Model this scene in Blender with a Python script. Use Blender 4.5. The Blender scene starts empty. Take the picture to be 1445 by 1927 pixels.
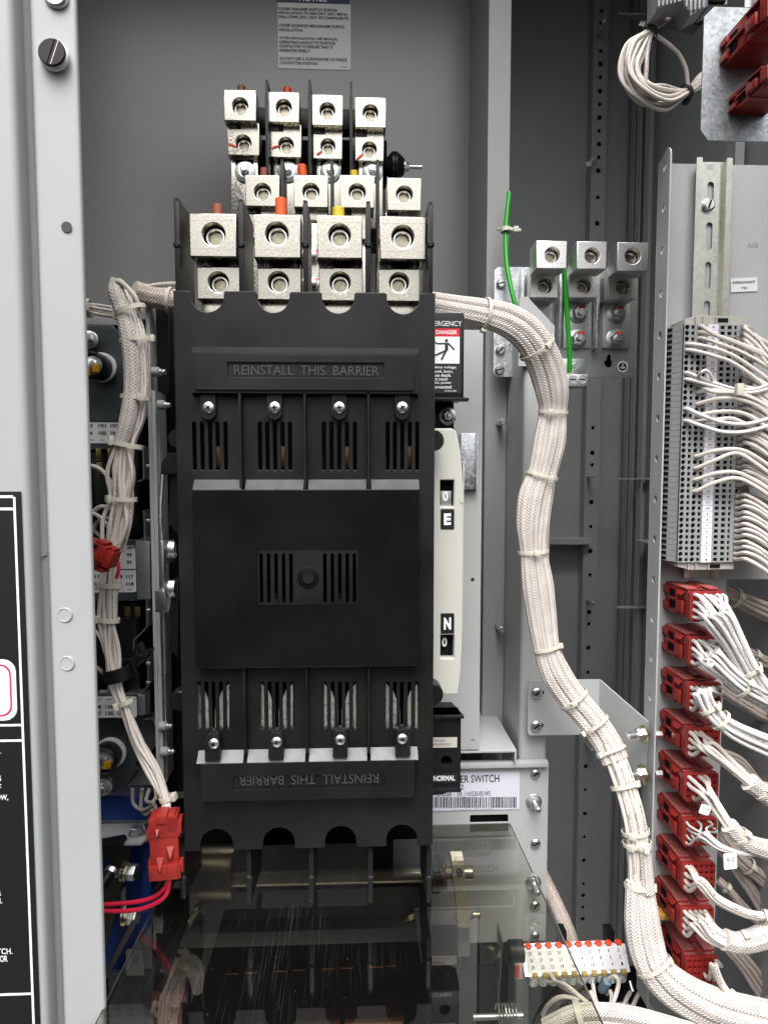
import bpy, bmesh, math, random
from mathutils import Vector, Matrix
random.seed(7)
sc = bpy.context.scene
COL = sc.collection
rad = math.radians

# ---------------------------------------------------------------- camera
D, FPX, UC, VC = 0.8, 1285.0, 722.5, 963.5
YAW, PITCH = rad(2.514), rad(3.906)
FWD = Vector((math.sin(YAW)*math.cos(PITCH), math.cos(YAW)*math.cos(PITCH), -math.sin(PITCH)))
RGT = Vector((math.cos(YAW), -math.sin(YAW), 0.0))
UPV = RGT.cross(FWD)
cam = bpy.data.cameras.new("camera")
cam.sensor_fit = 'VERTICAL'; cam.sensor_height = 36.0; cam.lens = 36.0*FPX/1927.0
cam.clip_start = 0.01; cam.clip_end = 200.0
camo = bpy.data.objects.new("camera", cam); COL.objects.link(camo)
camo.matrix_world = Matrix(((RGT.x, UPV.x, -FWD.x, 0), (RGT.y, UPV.y, -FWD.y, -D), (RGT.z, UPV.z, -FWD.z, 0), (0, 0, 0, 1)))
sc.camera = camo

# ---------------------------------------------------------------- sky, sun, exposure
SUN_EL, SUN_AZ = rad(60), rad(183)
w = bpy.data.worlds.new("World"); sc.world = w; w.use_nodes = True
nt = w.node_tree; nt.nodes.clear()
sky = nt.nodes.new('ShaderNodeTexSky'); sky.sky_type = 'NISHITA'; sky.sun_disc = False
sky.sun_elevation = SUN_EL; sky.sun_rotation = SUN_AZ; sky.dust_density = 6.0; sky.air_density = 1.2
hs = nt.nodes.new('ShaderNodeHueSaturation'); hs.inputs['Saturation'].default_value = 0.18
tc = nt.nodes.new('ShaderNodeTexCoord'); sx = nt.nodes.new('ShaderNodeSeparateXYZ')
mr = nt.nodes.new('ShaderNodeMapRange'); mr.inputs[1].default_value = -0.06; mr.inputs[2].default_value = 0.02
mx = nt.nodes.new('ShaderNodeMix'); mx.data_type = 'RGBA'
mx.inputs[6].default_value = (0.35, 0.34, 0.32, 1)          # ground and surroundings below the horizon
bg = nt.nodes.new('ShaderNodeBackground'); bg.inputs['Strength'].default_value = 0.15
wo = nt.nodes.new('ShaderNodeOutputWorld')
L = nt.links.new
L(sky.outputs[0], hs.inputs['Color']); L(tc.outputs['Generated'], sx.inputs[0]); L(sx.outputs[2], mr.inputs[0])
# overcast sky: brighter overhead than at the horizon
ov = nt.nodes.new('ShaderNodeMapRange'); ov.inputs[1].default_value = 0.0; ov.inputs[2].default_value = 0.85; ov.inputs[3].default_value = 0.34; ov.inputs[4].default_value = 3.6
om = nt.nodes.new('ShaderNodeMix'); om.data_type = 'RGBA'; om.blend_type = 'MULTIPLY'; om.inputs[0].default_value = 1.0
L(sx.outputs[2], ov.inputs[0]); L(hs.outputs[0], om.inputs[6]); L(ov.outputs[0], om.inputs[7])
L(mr.outputs[0], mx.inputs[0]); L(om.outputs[2], mx.inputs[7]); L(mx.outputs[2], bg.inputs['Color']); L(bg.outputs[0], wo.inputs[0])
sl = bpy.data.lights.new("sun", 'SUN'); sl.energy = 0.7; sl.angle = rad(50); sl.color = (1.0, 0.97, 0.93)
so = bpy.data.objects.new("sun", sl); COL.objects.link(so)
sd = Vector((math.sin(SUN_AZ)*math.cos(SUN_EL), math.cos(SUN_AZ)*math.cos(SUN_EL), math.sin(SUN_EL)))
so.rotation_euler = sd.to_track_quat('Z', 'Y').to_euler()
so.location = (0, -3, 3)
sc.view_settings.view_transform = 'Standard'; sc.view_settings.look = 'None'
sc.view_settings.exposure = -0.2; sc.view_settings.gamma = 1.0
sc.render.engine = 'CYCLES'
sc.cycles.use_denoising = True
sc.cycles.max_bounces = 8; sc.cycles.diffuse_bounces = 4; sc.cycles.glossy_bounces = 4
sc.cycles.transparent_max_bounces = 12; sc.cycles.caustics_reflective = False; sc.cycles.caustics_refractive = False

# ---------------------------------------------------------------- geometry helpers
def W(u, v, Y):
    d = RGT*((u-UC)/FPX) - UPV*((v-VC)/FPX) + FWD
    return Vector((0, -D, 0)) + d*((Y+D)/d.y)
def S(px, Y): return px*(Y+D)/FPX
def R(u0, v0, u1, v1, Y):
    um, vm = (u0+u1)/2, (v0+v1)/2
    return W(u0, vm, Y).x, W(u1, vm, Y).x, W(um, v1, Y).z, W(um, v0, Y).z
def pp(l): return [W(*p) for p in l]
def cr(p, n=8):
    q = [p[0]*2-p[1]]+list(p)+[p[-1]*2-p[-2]]; o = []
    for i in range(1, len(q)-2):
        a, b, c, d = q[i-1], q[i], q[i+1], q[i+2]
        for k in range(n):
            t = k/n
            o.append(((b*2)+(c-a)*t+(a*2-b*5+c*4-d)*t*t+(b*3-a-c*3+d)*t*t*t)*0.5)
    return o+[p[-1]]
def circ(x, z, r, n=20): return [(x+r*math.cos(2*math.pi*k/n), z+r*math.sin(2*math.pi*k/n)) for k in range(n)]
def rrect(x0, z0, x1, z1, r=0, n=4):
    if r <= 0: return [(x0, z0), (x1, z0), (x1, z1), (x0, z1)]
    o = []
    for cx, cz, a in ((x1-r, z0+r, -90), (x1-r, z1-r, 0), (x0+r, z1-r, 90), (x0+r, z0+r, 180)):
        for k in range(n+1):
            t = rad(a+90*k/n); o.append((cx+r*math.cos(t), cz+r*math.sin(t)))
    return o
def grow(cu):
    o = bpy.data.objects.new("t", cu); me = bpy.data.meshes.new_from_object(o)
    vs = [v.co.copy() for v in me.vertices]; fs = [tuple(p.vertices) for p in me.polygons]
    bpy.data.objects.remove(o); bpy.data.curves.remove(cu); bpy.data.meshes.remove(me)
    return vs, fs
def fill(loops, th, bev=0.0):
    cu = bpy.data.curves.new("c", 'CURVE'); cu.dimensions = '2D'; cu.fill_mode = 'BOTH'
    cu.extrude = max(th/2-bev, 1e-5); cu.bevel_depth = bev; cu.bevel_resolution = 1; cu.offset = -bev
    for l in loops:
        s = cu.splines.new('POLY'); s.points.add(len(l)-1); s.use_cyclic_u = True
        for p, c in zip(s.points, l): p.co = (c[0], c[1], 0, 1)
    return grow(cu)
RX = Matrix.Rotation(rad(90), 4, 'X')
class MB:
    def __init__(s): s.v, s.f, s.m, s.uv, s.M = [], [], [], {}, Matrix()
    def add(s, vs, fs, m=0, uv=None):
        n = len(s.v); s.v += [s.M @ Vector(v) for v in vs]
        for i, f in enumerate(fs):
            if uv: s.uv[len(s.f)] = uv[i]
            s.f.append(tuple(n+k for k in f)); s.m.append(m)
        return s
    def box(s, x0, x1, y0, y1, z0, z1, bev=0.0, m=0):
        b = bmesh.new(); bmesh.ops.create_cube(b, size=1.0)
        for v in b.verts: v.co = Vector(((x0+x1)/2+v.co.x*(x1-x0), (y0+y1)/2+v.co.y*(y1-y0), (z0+z1)/2+v.co.z*(z1-z0)))
        if bev > 0: bmesh.ops.bevel(b, geom=b.edges[:], offset=bev, segments=2, affect='EDGES', profile=0.6)
        b.verts.index_update()
        s.add([v.co.copy() for v in b.verts], [[v.index for v in f.verts] for f in b.faces], m); b.free(); return s
    def px(s, u0, v0, u1, v1, Y, dep, bev=0.0, m=0):
        x0, x1, z0, z1 = R(u0, v0, u1, v1, Y); return s.box(x0, x1, Y, Y+dep, z0, z1, bev, m)
    def plate(s, loops, y0, y1, bev=0.0, m=0):
        vs, fs = fill(loops, y1-y0, bev)
        return s.add([Vector((v.x, (y0+y1)/2-v.z, v.y)) for v in vs], fs, m)
    def frus(s, x0, x1, z0, z1, y0, y1, l, r, t, b, m=0):
        vs = [(x0, y0, z0), (x1, y0, z0), (x1, y0, z1), (x0, y0, z1), (x0+l, y1, z0+b), (x1-r, y1, z0+b), (x1-r, y1, z1-t), (x0+l, y1, z1-t)]
        return s.add(vs, [(4, 5, 6, 7), (0, 1, 5, 4), (1, 2, 6, 5), (2, 3, 7, 6), (3, 0, 4, 7)], m)
    def tube(s, p, r, n=8, m=0, flat=None, rip=None, cap=True):
        N = len(p); vs = []; uvs = []; ln = 0.0; prev = None
        for i in range(N):
            t = (p[min(i+1, N-1)]-p[max(i-1, 0)]).normalized()
            if flat is None:
                if prev is None: prev = Vector((0, -1, 0)) if abs(t.y) < 0.9 else Vector((0, 0, 1))
                a = (prev-t*prev.dot(t)).normalized(); prev = a
            else: a = (Vector((0, -1, 0))-t*-t.y).normalized()
            b = t.cross(a)
            if i: ln += (p[i]-p[i-1]).length
            rr = r(i/(N-1)) if callable(r) else r
            for k in range(n):
                th = 2*math.pi*k/n; q = rr*(1+(rip[0]*math.cos(rip[1]*th) if rip else 0))
                vs.append(p[i]+a*(q*math.cos(th)*(flat or 1))+b*(q*math.sin(th)))
            uvs.append(ln)
        fs = []; uv = []
        for i in range(N-1):
            for k in range(n):
                k2 = (k+1) % n
                fs.append((i*n+k, i*n+k2, (i+1)*n+k2, (i+1)*n+k))
                uv.append([(uvs[i], k/n), (uvs[i], (k+1)/n), (uvs[i+1], (k+1)/n), (uvs[i+1], k/n)])
        if cap:
            fs.append(tuple(range(n-1, -1, -1))); uv.append([(0, 0.5)]*n)
            fs.append(tuple(range((N-1)*n, N*n))); uv.append([(0, 0.5)]*n)
        return s.add(vs, fs, m, uv)
    def lathe(s, prof, o, ax, n=20, m=0):
        ax = Vector(ax).normalized(); a = ax.orthogonal().normalized(); b = ax.cross(a); o = Vector(o); vs = []
        for (r, h) in prof:
            for k in range(n):
                t = 2*math.pi*k/n; vs.append(o+ax*h+a*(r*math.cos(t))+b*(r*math.sin(t)))
        fs = []
        for i in range(len(prof)-1):
            for k in range(n):
                k2 = (k+1) % n; fs.append((i*n+k, i*n+k2, (i+1)*n+k2, (i+1)*n+k))
        fs.append(tuple(range(n-1, -1, -1))); fs.append(tuple(range((len(prof)-1)*n, len(prof)*n)))
        return s.add(vs, fs, m)
    def cyl(s, p0, p1, r, n=14, m=0, bev=0.0):
        p0, p1 = Vector(p0), Vector(p1); h = (p1-p0).length
        pr = [(r, 0), (r, h)] if not bev else [(r-bev, 0), (r, bev), (r, h-bev), (r-bev, h)]
        return s.lathe(pr, p0, p1-p0, n, m)
    def hexa(s, p0, p1, r, m=0): return s.cyl(p0, p1, r, 6, m, r*0.12)
    def slothead(s, o, r, h=0.003, n=18, m=0, m2=1):
        o = Vector(o); s.lathe([(r, 0), (r, -h*0.6), (r*0.7, -h)], o, (0, 1, 0), n, m)
        a = random.uniform(0.2, 1.3); c, k = math.cos(a)*r*0.68, math.sin(a)*r*0.68; e = r*0.11
        y = -h-0.0002
        return s.add([o+Vector((c-e, y, k+e)), o+Vector((c+e, y, k-e)), o+Vector((-c+e, y, -k-e)), o+Vector((-c-e, y, -k+e))], [(0, 1, 2, 3)], m2)
    def text(s, t, x0, x1, z0, z1, y, m=0, th=0.0002, keep=False, bold=0.0, flip=False):
        cu = bpy.data.curves.new("x", 'FONT'); cu.body = t; cu.size = 1.0; cu.extrude = 0.0; cu.resolution_u = 3; cu.offset = bold
        cu.fill_mode = 'BOTH'
        vs, fs = grow(cu)
        if not vs: return s
        a0, a1 = min(v.x for v in vs), max(v.x for v in vs); b0, b1 = min(v.y for v in vs), max(v.y for v in vs)
        kx = (x1-x0)/max(a1-a0, 1e-6); kz = (z1-z0)/max(b1-b0, 1e-6)
        if keep: kx = kz
        o = [Vector((x0+(v.x-a0)*kx, y, z0+(v.y-b0)*kz)) for v in vs]
        if flip: o = [Vector((x0+x1-v.x, y, z0+z1-v.z)) for v in o]
        return s.add(o, fs, m)
    def tpx(s, t, u0, v0, u1, v1, Y, m=0, **k):
        x0, x1, z0, z1 = R(u0, v0, u1, v1, Y); return s.text(t, x0, x1, z0, z1, Y, m, **k)
    def build(s, name, mat, parent=None, loc=None):
        me = bpy.data.meshes.new(name); org = Vector((0, 0, 0))
        r = parent
        while r is not None and r.parent is not None: r = r.parent
        if r is not None: org = r.location.copy()
        elif loc is not None: org = Vector(loc)
        elif s.v:
            org = Vector([(min(v[i] for v in s.v)+max(v[i] for v in s.v))/2 for i in range(3)])
        me.from_pydata([tuple(v-org) for v in s.v], [], s.f)
        for q in (mat if isinstance(mat, (list, tuple)) else [mat]): me.materials.append(q)
        me.polygons.foreach_set("material_index", s.m)
        if s.uv:
            ul = me.uv_layers.new(name="UVMap").data
            for fi, uv in s.uv.items():
                for li, c in zip(me.polygons[fi].loop_indices, uv): ul[li].uv = c
        me.update(); me.shade_smooth(); me.set_sharp_from_angle(angle=rad(38))
        o = bpy.data.objects.new(name, me); COL.objects.link(o)
        if r is not None: o.parent = parent
        else: o.location = org
        return o
def tag(o, label, cat, group=None):
    o['label'] = label; o['category'] = cat
    if group: o['group'] = group
    return o
def thing(name, label, cat, loc, group=None):
    o = bpy.data.objects.new(name, None); COL.objects.link(o); o.location = Vector(loc); o.empty_display_size = 0.02
    return tag(o, label, cat, group)
def struct(o): o['kind'] = 'structure'; return o
KIDS = {}
def dup(root, loc, label=None):
    r = root.copy(); COL.objects.link(r); r.location = Vector(loc)
    if label: r['label'] = label
    for ch in list(root.children):
        c = ch.copy(); COL.objects.link(c); c.parent = r
        for g in list(ch.children):
            d = g.copy(); COL.objects.link(d); d.parent = c
    return r

# ---------------------------------------------------------------- materials
def mat(name, col, rough=0.5, metal=0.0, spec=0.5, var=0.0, vscale=20.0, bump=0.0, bscale=400.0, rvar=0.0, stretch=None, col2=None, lo=0.35, hi=0.65, coat=0.0, vd=5.0):
    M = bpy.data.materials.new(name); M.use_nodes = True; n = M.node_tree; b = n.nodes['Principled BSDF']
    b.inputs['Base Color'].default_value = (*col, 1); b.inputs['Roughness'].default_value = rough
    b.inputs['Metallic'].default_value = metal; b.inputs['Specular IOR Level'].default_value = spec
    b.inputs['Coat Weight'].default_value = coat
    t = n.nodes.new('ShaderNodeTexCoord'); src = t.outputs['Object']
    if stretch:
        mp = n.nodes.new('ShaderNodeMapping'); mp.inputs['Scale'].default_value = stretch
        n.links.new(src, mp.inputs[0]); src = mp.outputs[0]
    def noise(sc_, det=4.0):
        q = n.nodes.new('ShaderNodeTexNoise'); q.inputs['Scale'].default_value = sc_; q.inputs['Detail'].default_value = det
        n.links.new(src, q.inputs['Vector']); return q
    if var or rvar or col2:
        q = noise(vscale, vd)
        if col2 or var:
            rp = n.nodes.new('ShaderNodeMapRange'); rp.inputs[1].default_value = lo; rp.inputs[2].default_value = hi
            m2 = n.nodes.new('ShaderNodeMix'); m2.data_type = 'RGBA'
            c2 = col2 or tuple(min(1, c*(1+var)) for c in col); c1 = col if col2 else tuple(c*(1-var) for c in col)
            m2.inputs[6].default_value = (*c1, 1); m2.inputs[7].default_value = (*c2, 1)
            n.links.new(q.outputs[0], rp.inputs[0]); n.links.new(rp.outputs[0], m2.inputs[0]); n.links.new(m2.outputs[2], b.inputs['Base Color'])
        if rvar:
            rq = n.nodes.new('ShaderNodeMapRange'); rq.inputs[3].default_value = max(0.02, rough-rvar); rq.inputs[4].default_value = min(1, rough+rvar)
            rq.inputs[1].default_value = 0.3; rq.inputs[2].default_value = 0.7
            n.links.new(q.outputs[0], rq.inputs[0]); n.links.new(rq.outputs[0], b.inputs['Roughness'])
    if bump:
        q = noise(bscale, 3.0); bp = n.nodes.new('ShaderNodeBump'); bp.inputs['Strength'].default_value = bump; bp.inputs['Distance'].default_value = 0.001
        n.links.new(q.outputs[0], bp.inputs['Height']); n.links.new(bp.outputs[0], b.inputs['Normal'])
    return M
def specks(M, col, scale=90.0, thr=0.12):
    """small scattered flecks of dirt or dust on top of a material"""
    n = M.node_tree; b = n.nodes['Principled BSDF']; t = n.nodes.new('ShaderNodeTexCoord')
    v = n.nodes.new('ShaderNodeTexVoronoi'); v.inputs['Scale'].default_value = scale; v.inputs['Randomness'].default_value = 1.0
    n.links.new(t.outputs['Object'], v.inputs['Vector'])
    lt = n.nodes.new('ShaderNodeMath'); lt.operation = 'LESS_THAN'; lt.inputs[1].default_value = thr
    n.links.new(v.outputs['Distance'], lt.inputs[0])
    sp = n.nodes.new('ShaderNodeSeparateColor'); n.links.new(v.outputs['Color'], sp.inputs[0])
    g = n.nodes.new('ShaderNodeMath'); g.operation = 'GREATER_THAN'; g.inputs[1].default_value = 0.8; n.links.new(sp.outputs[0], g.inputs[0])
    mu = n.nodes.new('ShaderNodeMath'); mu.operation = 'MULTIPLY'; n.links.new(lt.outputs[0], mu.inputs[0]); n.links.new(g.outputs[0], mu.inputs[1])
    m2 = n.nodes.new('ShaderNodeMix'); m2.data_type = 'RGBA'; m2.inputs[7].default_value = (*col, 1)
    n.links.new(mu.outputs[0], m2.inputs[0])
    src = b.inputs['Base Color']
    if src.is_linked: n.links.new(src.links[0].from_socket, m2.inputs[6])
    else: m2.inputs[6].default_value = src.default_value
    n.links.new(m2.outputs[2], src); return M
def uvmath(M):
    n = M.node_tree; uvn = n.nodes.new('ShaderNodeUVMap'); s = n.nodes.new('ShaderNodeSeparateXYZ'); n.links.new(uvn.outputs[0], s.inputs[0])
    def op(o, a, b=None, c=None):
        q = n.nodes.new('ShaderNodeMath'); q.operation = o
        for i, x in enumerate((a, b, c)):
            if x is None: continue
            if isinstance(x, (int, float)): q.inputs[i].default_value = x
            else: n.links.new(x, q.inputs[i])
        return q.outputs[0]
    return n, s.outputs[0], s.outputs[1], op
def braid(name, c1, c2, cols=9, freq=230.0, k=2.2):
    M = bpy.data.materials.new(name); M.use_nodes = True; n, u, v, op = uvmath(M); b = n.nodes['Principled BSDF']
    fr = op('FRACT', op('MULTIPLY', v, float(cols))); tri = op('ABSOLUTE', op('SUBTRACT', fr, 0.5))
    ph = op('ADD', op('MULTIPLY', u, freq), op('MULTIPLY', tri, k))
    st = op('SINE', op('MULTIPLY', ph, 6.2832)); s01 = op('MULTIPLY_ADD', st, 0.5, 0.5)
    gr = op('POWER', op('MULTIPLY', tri, 2.0), 3.0)            # valley between the columns
    h = op('SUBTRACT', s01, op('MULTIPLY', gr, 0.9))
    t = n.nodes.new('ShaderNodeTexCoord'); q = n.nodes.new('ShaderNodeTexNoise'); q.inputs['Scale'].default_value = 60; n.links.new(t.outputs['Object'], q.inputs['Vector'])
    fac = op('ADD', op('MULTIPLY', h, 0.55), op('MULTIPLY', q.outputs[0], 0.75)); 
    mp = n.nodes.new('ShaderNodeMapRange'); mp.inputs[1].default_value = 0.0; mp.inputs[2].default_value = 0.85; n.links.new(fac, mp.inputs[0])
    m2 = n.nodes.new('ShaderNodeMix'); m2.data_type = 'RGBA'; m2.inputs[6].default_value = (*c2, 1); m2.inputs[7].default_value = (*c1, 1)
    n.links.new(mp.outputs[0], m2.inputs[0]); n.links.new(m2.outputs[2], b.inputs['Base Color'])
    bp = n.nodes.new('ShaderNodeBump'); bp.inputs['Strength'].default_value = 0.7; bp.inputs['Distance'].default_value = 0.0012
    n.links.new(h, bp.inputs['Height']); n.links.new(bp.outputs[0], b.inputs['Normal'])
    b.inputs['Roughness'].default_value = 0.55; b.inputs['Sheen Weight'].default_value = 0.1
    return M
def wiremat(name, col, rough=0.42, marks=True):
    M = bpy.data.materials.new(name); M.use_nodes = True; n, u, v, op = uvmath(M); b = n.nodes['Principled BSDF']
    b.inputs['Roughness'].default_value = rough
    t = n.nodes.new('ShaderNodeTexCoord'); q = n.nodes.new('ShaderNodeTexNoise'); q.inputs['Scale'].default_value = 25; n.links.new(t.outputs['Object'], q.inputs['Vector'])
    m1 = n.nodes.new('ShaderNodeMix'); m1.data_type = 'RGBA'; m1.inputs[6].default_value = (*[c*0.86 for c in col], 1); m1.inputs[7].default_value = (*[min(1, c*1.08) for c in col], 1)
    n.links.new(q.outputs[0], m1.inputs[0]); out = m1.outputs[2]
    if marks:
        cb = n.nodes.new('ShaderNodeCombineXYZ'); n.links.new(op('MULTIPLY', u, 620.0), cb.inputs[0]); n.links.new(op('MULTIPLY', v, 9.0), cb.inputs[1])
        wn = n.nodes.new('ShaderNodeTexNoise'); wn.inputs['Scale'].default_value = 1.0; wn.inputs['Detail'].default_value = 0; n.links.new(cb.outputs[0], wn.inputs['Vector'])
        oi = n.nodes.new('ShaderNodeObjectInfo')
        band = op('LESS_THAN', op('ABSOLUTE', op('SUBTRACT', op('FRACT', op('ADD', v, oi.outputs['Random'])), 0.5)), 0.075)
        gap = op('LESS_THAN', op('FRACT', op('ADD', op('MULTIPLY', u, 17.0), oi.outputs['Random'])), 0.62)
        k = op('MULTIPLY', op('MULTIPLY', band, gap), op('GREATER_THAN', wn.outputs[0], 0.52))
        m2 = n.nodes.new('ShaderNodeMix'); m2.data_type = 'RGBA'; m2.inputs[7].default_value = (0.06, 0.055, 0.05, 1)
        n.links.new(op('MULTIPLY', k, 0.85), m2.inputs[0]); n.links.new(out, m2.inputs[6]); out = m2.outputs[2]
    n.links.new(out, b.inputs['Base Color']); return M
def glassmat():
    M = bpy.data.materials.new("smoked_acrylic"); M.use_nodes = True; n = M.node_tree; n.nodes.clear()
    o = n.nodes.new('ShaderNodeOutputMaterial'); tr = n.nodes.new('ShaderNodeBsdfTransparent'); tr.inputs[0].default_value = (0.68, 0.68, 0.60, 1)
    gl = n.nodes.new('ShaderNodeBsdfGlossy'); gl.inputs['Roughness'].default_value = 0.02; gl.inputs['Color'].default_value = (0.95, 0.95, 0.95, 1)
    fr = n.nodes.new('ShaderNodeFresnel'); fr.inputs[0].default_value = 1.8
    mx_ = n.nodes.new('ShaderNodeMixShader'); n.links.new(fr.outputs[0], mx_.inputs[0]); n.links.new(tr.outputs[0], mx_.inputs[1]); n.links.new(gl.outputs[0], mx_.inputs[2])
    # dust and fine scratches running front to back
    t = n.nodes.new('ShaderNodeTexCoord'); mp = n.nodes.new('ShaderNodeMapping'); mp.inputs['Scale'].default_value = (420, 9, 1); n.links.new(t.outputs['Object'], mp.inputs[0])
    q = n.nodes.new('ShaderNodeTexNoise'); q.inputs['Scale'].default_value = 1.0; q.inputs['Detail'].default_value = 3; n.links.new(mp.outputs[0], q.inputs['Vector'])
    r = n.nodes.new('ShaderNodeMapRange'); r.inputs[1].default_value = 0.54; r.inputs[2].default_value = 0.78; r.inputs[4].default_value = 0.035; n.links.new(q.outputs[0], r.inputs[0])
    q2 = n.nodes.new('ShaderNodeTexNoise'); q2.inputs['Scale'].default_value = 7; n.links.new(t.outputs['Object'], q2.inputs['Vector'])
    r2 = n.nodes.new('ShaderNodeMapRange'); r2.inputs[1].default_value = 0.42; r2.inputs[2].default_value = 0.6; n.links.new(q2.outputs[0], r2.inputs[0])
    mu = n.nodes.new('ShaderNodeMath'); mu.operation = 'MULTIPLY'; n.links.new(r.outputs[0], mu.inputs[0]); n.links.new(r2.outputs[0], mu.inputs[1])
    vo = n.nodes.new('ShaderNodeTexVoronoi'); vo.inputs['Scale'].default_value = 130; n.links.new(t.outputs['Object'], vo.inputs['Vector'])
    lt = n.nodes.new('ShaderNodeMath'); lt.operation = 'LESS_THAN'; lt.inputs[1].default_value = 0.026; n.links.new(vo.outputs['Distance'], lt.inputs[0])
    mm = n.nodes.new('ShaderNodeMath'); mm.operation = 'MAXIMUM'; n.links.new(mu.outputs[0], mm.inputs[0]); n.links.new(lt.outputs[0], mm.inputs[1])
    ad = n.nodes.new('ShaderNodeMath'); ad.operation = 'ADD'; ad.inputs[1].default_value = 0.004; ad.use_clamp = True; n.links.new(mm.outputs[0], ad.inputs[0])
    df = n.nodes.new('ShaderNodeBsdfDiffuse'); df.inputs[0].default_value = (0.55, 0.55, 0.53, 1)
    m3 = n.nodes.new('ShaderNodeMixShader'); n.links.new(ad.outputs[0], m3.inputs[0]); n.links.new(mx_.outputs[0], m3.inputs[1]); n.links.new(df.outputs[0], m3.inputs[2])
    n.links.new(m3.outputs[0], o.inputs[0]); return M
def spangle(name, c1, c2, rough=0.38, scale=260.0, metal=1.0):
    M = mat(name, c1, rough, metal); n = M.node_tree; b = n.nodes['Principled BSDF']; t = n.nodes.new('ShaderNodeTexCoord')
    v = n.nodes.new('ShaderNodeTexVoronoi'); v.inputs['Scale'].default_value = scale; n.links.new(t.outputs['Object'], v.inputs['Vector'])
    q = n.nodes.new('ShaderNodeTexNoise'); q.inputs['Scale'].default_value = 30; n.links.new(t.outputs['Object'], q.inputs['Vector'])
    s = n.nodes.new('ShaderNodeSeparateColor'); n.links.new(v.outputs['Color'], s.inputs[0])
    a = n.nodes.new('ShaderNodeMath'); a.operation = 'MULTIPLY_ADD'; a.inputs[1].default_value = 0.55; n.links.new(s.outputs[0], a.inputs[0]); n.links.new(q.outputs[0], a.inputs[2])
    r = n.nodes.new('ShaderNodeMapRange'); r.inputs[1].default_value = 0.35; r.inputs[2].default_value = 1.1; n.links.new(a.outputs[0], r.inputs[0])
    m2 = n.nodes.new('ShaderNodeMix'); m2.data_type = 'RGBA'; m2.inputs[6].default_value = (*c1, 1); m2.inputs[7].default_value = (*c2, 1)
    n.links.new(r.outputs[0], m2.inputs[0]); n.links.new(m2.outputs[2], b.inputs['Base Color'])
    rr = n.nodes.new('ShaderNodeMapRange'); rr.inputs[3].default_value = rough-0.08; rr.inputs[4].default_value = rough+0.14; n.links.new(s.outputs[1], rr.inputs[0]); n.links.new(rr.outputs[0], b.inputs['Roughness'])
    return M

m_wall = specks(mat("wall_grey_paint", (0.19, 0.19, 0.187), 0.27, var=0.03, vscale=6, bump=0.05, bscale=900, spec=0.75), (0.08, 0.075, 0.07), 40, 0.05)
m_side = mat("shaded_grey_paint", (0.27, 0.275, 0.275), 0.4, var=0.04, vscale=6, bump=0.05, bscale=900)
m_grey = mat("column_grey_paint", (0.42, 0.43, 0.43), 0.42, var=0.03, vscale=9, bump=0.08, bscale=1100)
m_post = mat("post_grey_paint", (0.30, 0.305, 0.305), 0.42, var=0.03, vscale=9, bump=0.06, bscale=1100)
m_frame = specks(mat("frame_light_paint", (0.375, 0.39, 0.39), 0.4, var=0.02, vscale=5, bump=0.10, bscale=700), (0.25, 0.24, 0.23), 55, 0.04)
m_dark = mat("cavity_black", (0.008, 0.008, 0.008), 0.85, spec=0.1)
m_black = specks(mat("black_moulded_plastic", (0.0065, 0.0065, 0.007), 0.38, spec=0.28, bump=0.30, bscale=1500, rvar=0.10, vscale=14, col2=(0.0125, 0.012, 0.0125), lo=0.42, hi=0.75), (0.12, 0.11, 0.10), 110, 0.035)
m_gloss = specks(mat("smooth_black_plastic", (0.0055, 0.0053, 0.0056), 0.22, spec=0.24, rvar=0.10, vscale=9, col2=(0.0095, 0.009, 0.0093), lo=0.45, hi=0.8, bump=0.03, bscale=30), (0.16, 0.13, 0.11), 120, 0.03)
m_bevel_lit = mat("lit_bevel_plastic", (0.06, 0.06, 0.062), 0.4, var=0.2, vscale=40, bump=0.2, bscale=900)  # lighter black plastic: sky sheen on upward bevels put into the colour
m_bevel_lit2 = mat("brighter_lit_bevel_plastic", (0.13, 0.13, 0.135), 0.45, var=0.15, vscale=60, bump=0.2, bscale=900)  # stronger painted sky sheen, for the lower boss bevel
m_fin = mat("barrier_black_plastic", (0.008, 0.0083, 0.0092), 0.38, spec=0.3, bump=0.05, bscale=900)
m_lug = mat("tinned_aluminium", (0.55, 0.525, 0.455), 0.27, 1.0, var=0.06, vscale=420, rvar=0.12, stretch=(0.6, 1, 1.2))
m_lug2 = mat("dull_aluminium", (0.62, 0.60, 0.55), 0.34, 1.0, var=0.12, vscale=260, bump=0.22, bscale=300, rvar=0.10)
m_ring = mat("bright_ring", (0.93, 0.92, 0.89), 0.28, 1.0)
m_bore = mat("bore_metal", (0.44, 0.40, 0.30), 0.30, 1.0, var=0.2, vscale=200)
m_steel = mat("zinc_steel", (0.74, 0.76, 0.76), 0.36, 1.0, var=0.08, vscale=90, bump=0.05, bscale=500)
m_yzinc = mat("yellow_zinc", (0.72, 0.66, 0.44), 0.27, 1.0, var=0.12, vscale=120)
m_rail = mat("rail_yellow_zinc", (0.60, 0.60, 0.53), 0.34, 1.0, var=0.08, vscale=160, bump=0.03, bscale=800)
m_galv = spangle("galvanised_sheet", (0.42, 0.45, 0.47), (0.78, 0.81, 0.83), 0.42, 300)
m_bar = mat("grey_bar_zinc", (0.50, 0.52, 0.52), 0.38, 0.85, var=0.10, vscale=40)
m_teal = mat("dark_zinc_chromate", (0.13, 0.155, 0.155), 0.28, 0.7, var=0.25, vscale=16, rvar=0.08)
m_red = mat("red_nylon", (0.25, 0.017, 0.014), 0.42, var=0.10, vscale=50, bump=0.08, bscale=300)
m_red2 = mat("orange_red_nylon", (0.28, 0.02, 0.014), 0.42, var=0.10, vscale=60, bump=0.10, bscale=300)
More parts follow.
